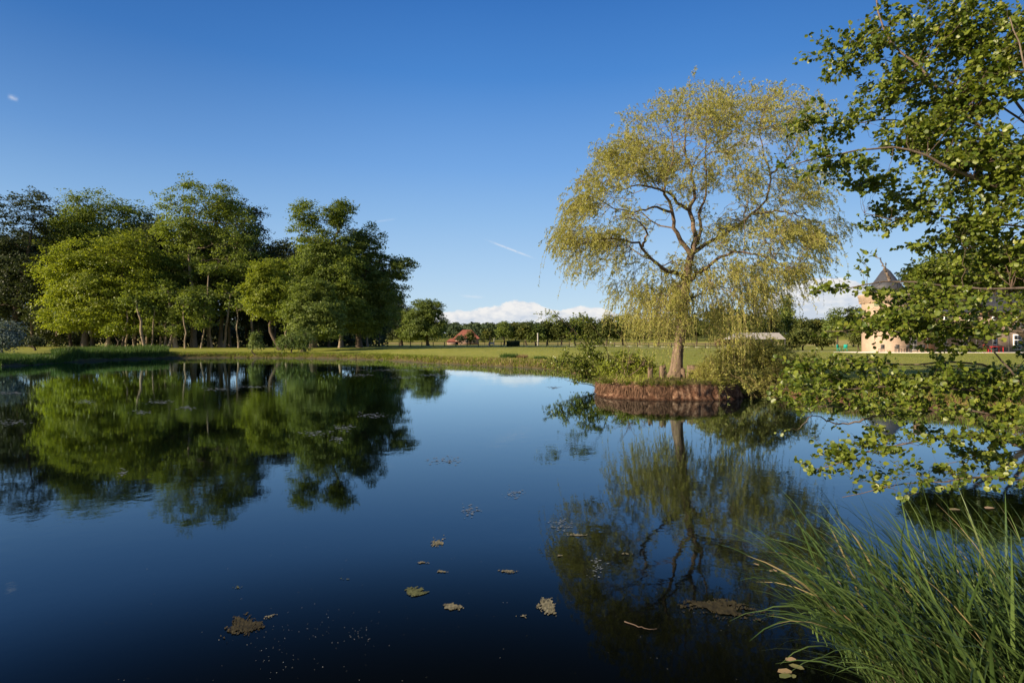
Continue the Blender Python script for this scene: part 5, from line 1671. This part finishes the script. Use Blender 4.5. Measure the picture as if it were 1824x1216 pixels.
# white marquee left of the tower
MD = 92.0
mx0 = KX(1303, MD)
mw = KX(1400, MD) - mx0
mz = float(ground_z([[mx0, MD]])[0][0])
mq = empty('marquee', (mx0, MD, mz), 'white marquee with a peaked roof on the lawn seen through the willow', 'tent')
hp = CH + (HY - 604) / F * MD - mz
ht = CH + (HY - 592) / F * MD - mz
V = np.array([[0, 0, hp], [mw, 0, hp], [mw, 4, hp], [0, 4, hp], [1.6, 2, ht], [mw - 0.2, 2, ht]])
link('canopy', mesh_data('canopy', V, [[0, 1, 5, 4], [1, 2, 5], [2, 3, 4, 5], [3, 0, 4]], M['pale_wood']), mq)
box_part('wall_panel', (mw * 0.24, 3.9, hp / 2), (mw * 0.44, 0.05, hp - 0.05), M['pale_wood'], mq)
box_part('wall_panel', (mw * 0.74, 3.9, hp / 2), (mw * 0.44, 0.05, hp - 0.05), M['pale_wood'], mq)
for i in range(5):
    box_part('pole', (0.1 + i * (mw - 0.2) / 4, 0.1, hp / 2 - 0.02), (0.1, 0.1, hp), M['dark_metal'], mq)
for i, (a, cy, rx, ry) in enumerate([(1430, 600, 24, 20), (1465, 604, 20, 16), (1405, 608, 12, 12), (1530, 598, 18, 24)]):
    broad_tree('lawn_tree', ['rounded light green tree right of the marquee', 'second rounded light tree nearer the tower', 'small tree touching the marquee', 'green tree beside the castle tower'][i], a, 98,
               [(a, cy - 3, rx, ry * 0.7), (a + 4, cy + 4, rx * .8, ry * .5)], 200, 15, 0.45, 0.28, M['row_leaf'], M['bark_dark'], 0.15, group='trees by the castle lawn', n_br=10)
broad_tree('tan_hedge', 'low tan coloured hedge left of the marquee', 1290, 96, [(1284, 609, 8, 6), (1296, 609, 8, 6)], 120, 14, 0.25, 0.22, M['dry_grass'], M['bark_dark'], 0.1, group='trees by the castle lawn', n_br=4, cat='hedge')

# ------------------------------------------------------------------ floating things on the pond
M['algae'] = plain_mat('algae', (0.24, 0.22, 0.14), (0.09, 0.08, 0.045), 30, 0.9, 0.1, 0.004)
M['algae_green'] = plain_mat('algae_green', (0.13, 0.14, 0.06), (0.055, 0.06, 0.025), 30, 0.9, 0.1, 0.004)
M['algae_brown'] = plain_mat('algae_brown', (0.055, 0.045, 0.020), (0.020, 0.017, 0.008), 14, 0.85, 0.15, 0.01)


def W(px_, py_):
    D_ = CH * F / (py_ - HY)
    return np.array([(px_ - CX) / F * D_, D_, 0.0])


def mat_patch(name, label, px_, py_, wpx, hpx, mat, n, tilt=0.0, grp='algae mats floating on the pond', size=0.02):
    """a floating mat: many small overlapping lumps clustered on an irregular blob outline"""
    c = W(px_, py_)
    rx_ = wpx / F * c[1] / 2
    ry_ = hpx / 2 * (c[1] ** 2) / (CH * F)
    e = empty(name, c, label, 'algae mat', grp)
    gxn, gyn = max(16, int(wpx / 1.1)), max(12, int(hpx / 1.1))
    gu, gv_ = np.meshgrid(np.linspace(-1.25, 1.25, gxn), np.linspace(-1.25, 1.25, gyn))
    gu, gv_ = gu.ravel(), gv_.ravel()
    gu2, gv2 = gu + rng.normal(0, 0.4 / gxn, len(gu)), gv_ + rng.normal(0, 0.4 / gyn, len(gu))
    sd_ = int(px_) % 97
    fld = 1.0 - np.hypot(gu, gv_) + 0.75 * vnoise(gu, gv_, 1.5, sd_) + 0.40 * vnoise(gu, gv_, 4.0, sd_ + 1) + 0.30 * vnoise(gu, gv_, 11, sd_ + 2) + rng.normal(0, 0.10, len(gu))
    keep = (fld > (0.20 if n > 200 else 0.50)).reshape(gyn, gxn)
    x_, y_ = gu2 * rx_, gv2 * ry_
    x_, y_ = x_ * math.cos(tilt) - y_ * math.sin(tilt), x_ * math.sin(tilt) + y_ * math.cos(tilt)
    z_ = 0.003 + np.abs(vnoise(gu, gv_, 14, sd_ + 3)) * 0.005 + rng.uniform(0, 0.0015, len(gu))
    V_ = np.stack([x_, y_, z_], 1)
    ii_ = np.arange(gxn * gyn).reshape(gyn, gxn)
    kc_ = keep[:-1, :-1] & keep[1:, 1:]
    Q_ = np.stack([ii_[:-1, :-1][kc_], ii_[:-1, 1:][kc_], ii_[1:, 1:][kc_], ii_[1:, :-1][kc_]], -1)
    us_ = np.unique(Q_)
    mp_ = np.zeros(len(V_), int)
    mp_[us_] = np.arange(len(us_))
    V_, Q_ = V_[us_], mp_[Q_]
    tag(link('mat_body', mesh_data('mat_body', V_, Q_, mat, smooth=False), e), kind='stuff')


mat_patch('algae_mat', 'long olive brown algae mat floating left of the sedge clump', 1292, 1086, 150, 34, M['algae_brown'], 1500, -0.1, size=0.018)
mat_patch('algae_mat', 'pale round algae tuft right of centre near the bottom', 977, 1082, 38, 30, M['algae'], 260, size=0.012)
mat_patch('algae_mat', 'small pale algae scrap left of the round tuft', 937, 1097, 34, 14, M['algae'], 120, size=0.010)
mat_patch('algae_mat', 'pale green diagonal algae flake near the centre bottom', 745, 1051, 48, 18, M['algae_green'], 240, -0.5, size=0.012)
mat_patch('algae_mat', 'ragged algae scrap right of the diagonal flake', 803, 1080, 45, 22, M['algae'], 130, size=0.010)
mat_patch('algae_mat', 'dull green algae patch at the lower left', 432, 1113, 60, 40, M['algae_brown'], 300, 0.6, size=0.014)
mat_patch('algae_mat', 'thin pale algae strip beside the dull green patch at lower left', 478, 1097, 34, 12, M['algae'], 80, 0.6, size=0.010)
mat_patch('algae_mat', 'small pinkish algae flake above the centre bottom', 751, 1001, 30, 8, M['algae'], 100, size=0.014)
mat_patch('algae_mat', 'thin pale scum line right of the pinkish flake', 788, 1018, 40, 7, M['algae'], 60, size=0.010)
mat_patch('algae_mat', 'thin pale scum line before the willow reflection', 905, 1017, 66, 8, M['algae'], 70, size=0.010)
mat_patch('algae_mat', 'short pale scum flake at the left rim of the willow reflection', 996, 989, 16, 4, M['algae'], 50, size=0.012)
mat_patch('algae_mat', 'broken scum streaks on the blue water in the middle', 778, 970, 55, 34, M['algae'], 60, size=0.012)
mat_patch('algae_mat', 'greenish algae crumbs at the left bottom quarter', 425, 1046, 30, 10, M['algae_green'], 60, size=0.010)
mat_patch('algae_mat', 'faint scum streak at the lower left of the middle', 620, 1031, 66, 8, M['algae_green'], 60, size=0.010)
mat_patch('algae_mat', 'flake of scum inside the upper willow reflection', 1030, 953, 60, 8, M['algae'], 50, size=0.014)
mat_patch('algae_mat', 'pale scum flake below the upper willow reflection streak', 1120, 986, 44, 6, M['algae'], 60, size=0.014)

# scattered specks of duckweed and bloom, and scum streaks far out
n = 210
pxs_ = np.r_[rng.normal(560, 50, 30), rng.normal(500, 25, 30), rng.normal(640, 20, 20), rng.normal(520, 130, 40), rng.uniform(200, 1350, 90)]
pys_ = np.r_[rng.normal(1120, 16, 30), rng.normal(1165, 22, 30), rng.normal(1125, 14, 20), rng.uniform(1080, 1215, 40), rng.uniform(960, 1215, 90)]
Dd = CH * F / (pys_ - HY)
C = np.stack([(pxs_ - CX) / F * Dd, Dd, np.full(n, 0.006)], 1)
s = rng.uniform(0.0015, 0.0048, n)
V, Q = leaf_quads(C, np.stack([rng.normal(size=n), rng.normal(size=n), 0 * s], 1), np.tile([0, 0, 1.0], (n, 1)) + rng.normal(0, .1, (n, 3)), s * 1.6, s)
M['speck'] = leaf_mat('speck', (0.12, 0.12, 0.08), (0.40, 0.40, 0.34), 0.1)
tag(link('duckweed_specks', mesh_data('duckweed_specks', V, Q, M['speck'], rng.uniform(0, 1, n))), 'tiny pale specks scattered on the dark near water', 'duckweed', kind='stuff')
cs = [(280, 716, 30), (330, 727, 20), (390, 693, 30), (250, 734, 18), (700, 659, 60), (760, 653, 40), (640, 668, 30), (720, 672, 26), (790, 820, 30), (610, 762, 20), (900, 668, 24), (560, 772, 24), (215, 842, 12), (985, 690, 14), (150, 715, 20), (10, 700, 30), (20, 752, 30), (600, 783, 14), (450, 689, 40), (915, 880, 16), (835, 910, 20), (660, 740, 30), (770, 668, 40), (1050, 668, 12), (1060, 1010, 12), (1000, 935, 22)]
Cc, ss_ = [], []
for a, b_, w_ in cs:
    m_ = int(20 + w_ * 1.5)
    px_ = a + rng.normal(0, w_ * 0.5, m_)
    py_ = b_ + rng.normal(0, max(1.2, (b_ - 630) * 0.02), m_)
    D_ = CH * F / (py_ - HY)
    Cc.append(np.stack([(px_ - CX) / F * D_, D_, np.full(m_, 0.005)], 1))
    ss_.append(D_ * rng.uniform(0.0010, 0.0045, m_))
Cc, ss_ = np.concatenate(Cc), np.concatenate(ss_)
n = len(Cc)
V, Q = leaf_quads(Cc, np.stack([np.ones(n), rng.normal(0, .3, n), np.zeros(n)], 1), np.tile([0, 0, 1.0], (n, 1)), ss_ * 1.6, ss_ * 1.0)
sm, k = mat_new('scum')
finish(sm, k, principled(k, (0.16, 0.17, 0.15, 1), 0.45, 0.9))
tag(link('pond_scum', mesh_data('pond_scum', V, Q, sm)), 'thin streaks of scum floating on the far water', 'scum', kind='stuff')


def floating_leaf(px_, py_, L_, rz, label, tint):
    c = W(px_, py_)
    V_, Q_ = leaf_round(np.zeros((1, 3)), np.array([[1.0, 0, 0]]), np.array([[0, 0, 1.0]]), [L_], [L_ * 0.6], 0.06)
    o_ = link('floating_leaf', mesh_data('floating_leaf', V_, Q_, M['fallen'], [tint] * 2), None, (c[0], c[1], 0.006))
    o_.rotation_euler = (0, 0, rz)
    tag(o_, label, 'leaf', 'fallen leaves floating by the sedge')


M['fallen'] = leaf_mat('fallen', (0.14, 0.16, 0.05), (0.34, 0.24, 0.12), 0.1, 0.6, 0.3, (0.45, 0.30, 0.18))
floating_leaf(1398, 1176, 0.065, 0.2, 'upper brown leaf floating under the sedge blades', 0.9)
floating_leaf(1404, 1184, 0.075, -0.6, 'greenish leaf overlapping the upper brown one', 0.2)
floating_leaf(1384, 1197, 0.08, 0.1, 'pale brown curled leaf floating below the upper pair', 0.75)
floating_leaf(1388, 1207, 0.075, 0.4, 'green round leaf at the bottom of the floating leaves', 0.0)
floating_leaf(1412, 1208, 0.04, 1.0, 'smallest green leaf right of the floating group', 0.1)
floating_leaf(1370, 1018, 0.07, 0.3, 'pale leaf at the tip of the longest upper sedge blade', 0.9)
floating_leaf(1352, 1007, 0.05, 2.4, 'small leaf floating up left of the pale one', 0.8)
floating_leaf(1690, 908, 0.12, 0.1, 'yellowish leaf on the blue water above the sedge', 0.5)
floating_leaf(1755, 906, 0.12, 0.4, 'brownish leaf on the blue water far right above the sedge', 0.9)
tw = resample(np.array([W(1112, 1107), W(1130, 1113), W(1156, 1121), W(1170, 1120)]) + np.array([0, 0, 0.006]), 10)
tw[1:-1, :2] += rng.normal(0, 0.006, (8, 2))
c0 = tw[0].copy()
V, Q = tubes(tw[None] - c0, np.linspace(0.004, 0.0015, 10)[None], 5)
tag(link('floating_twig', mesh_data('floating_twig', V, Q, M['twig_alder']), None, c0), 'thin brown twig floating below the willow reflection', 'twig')
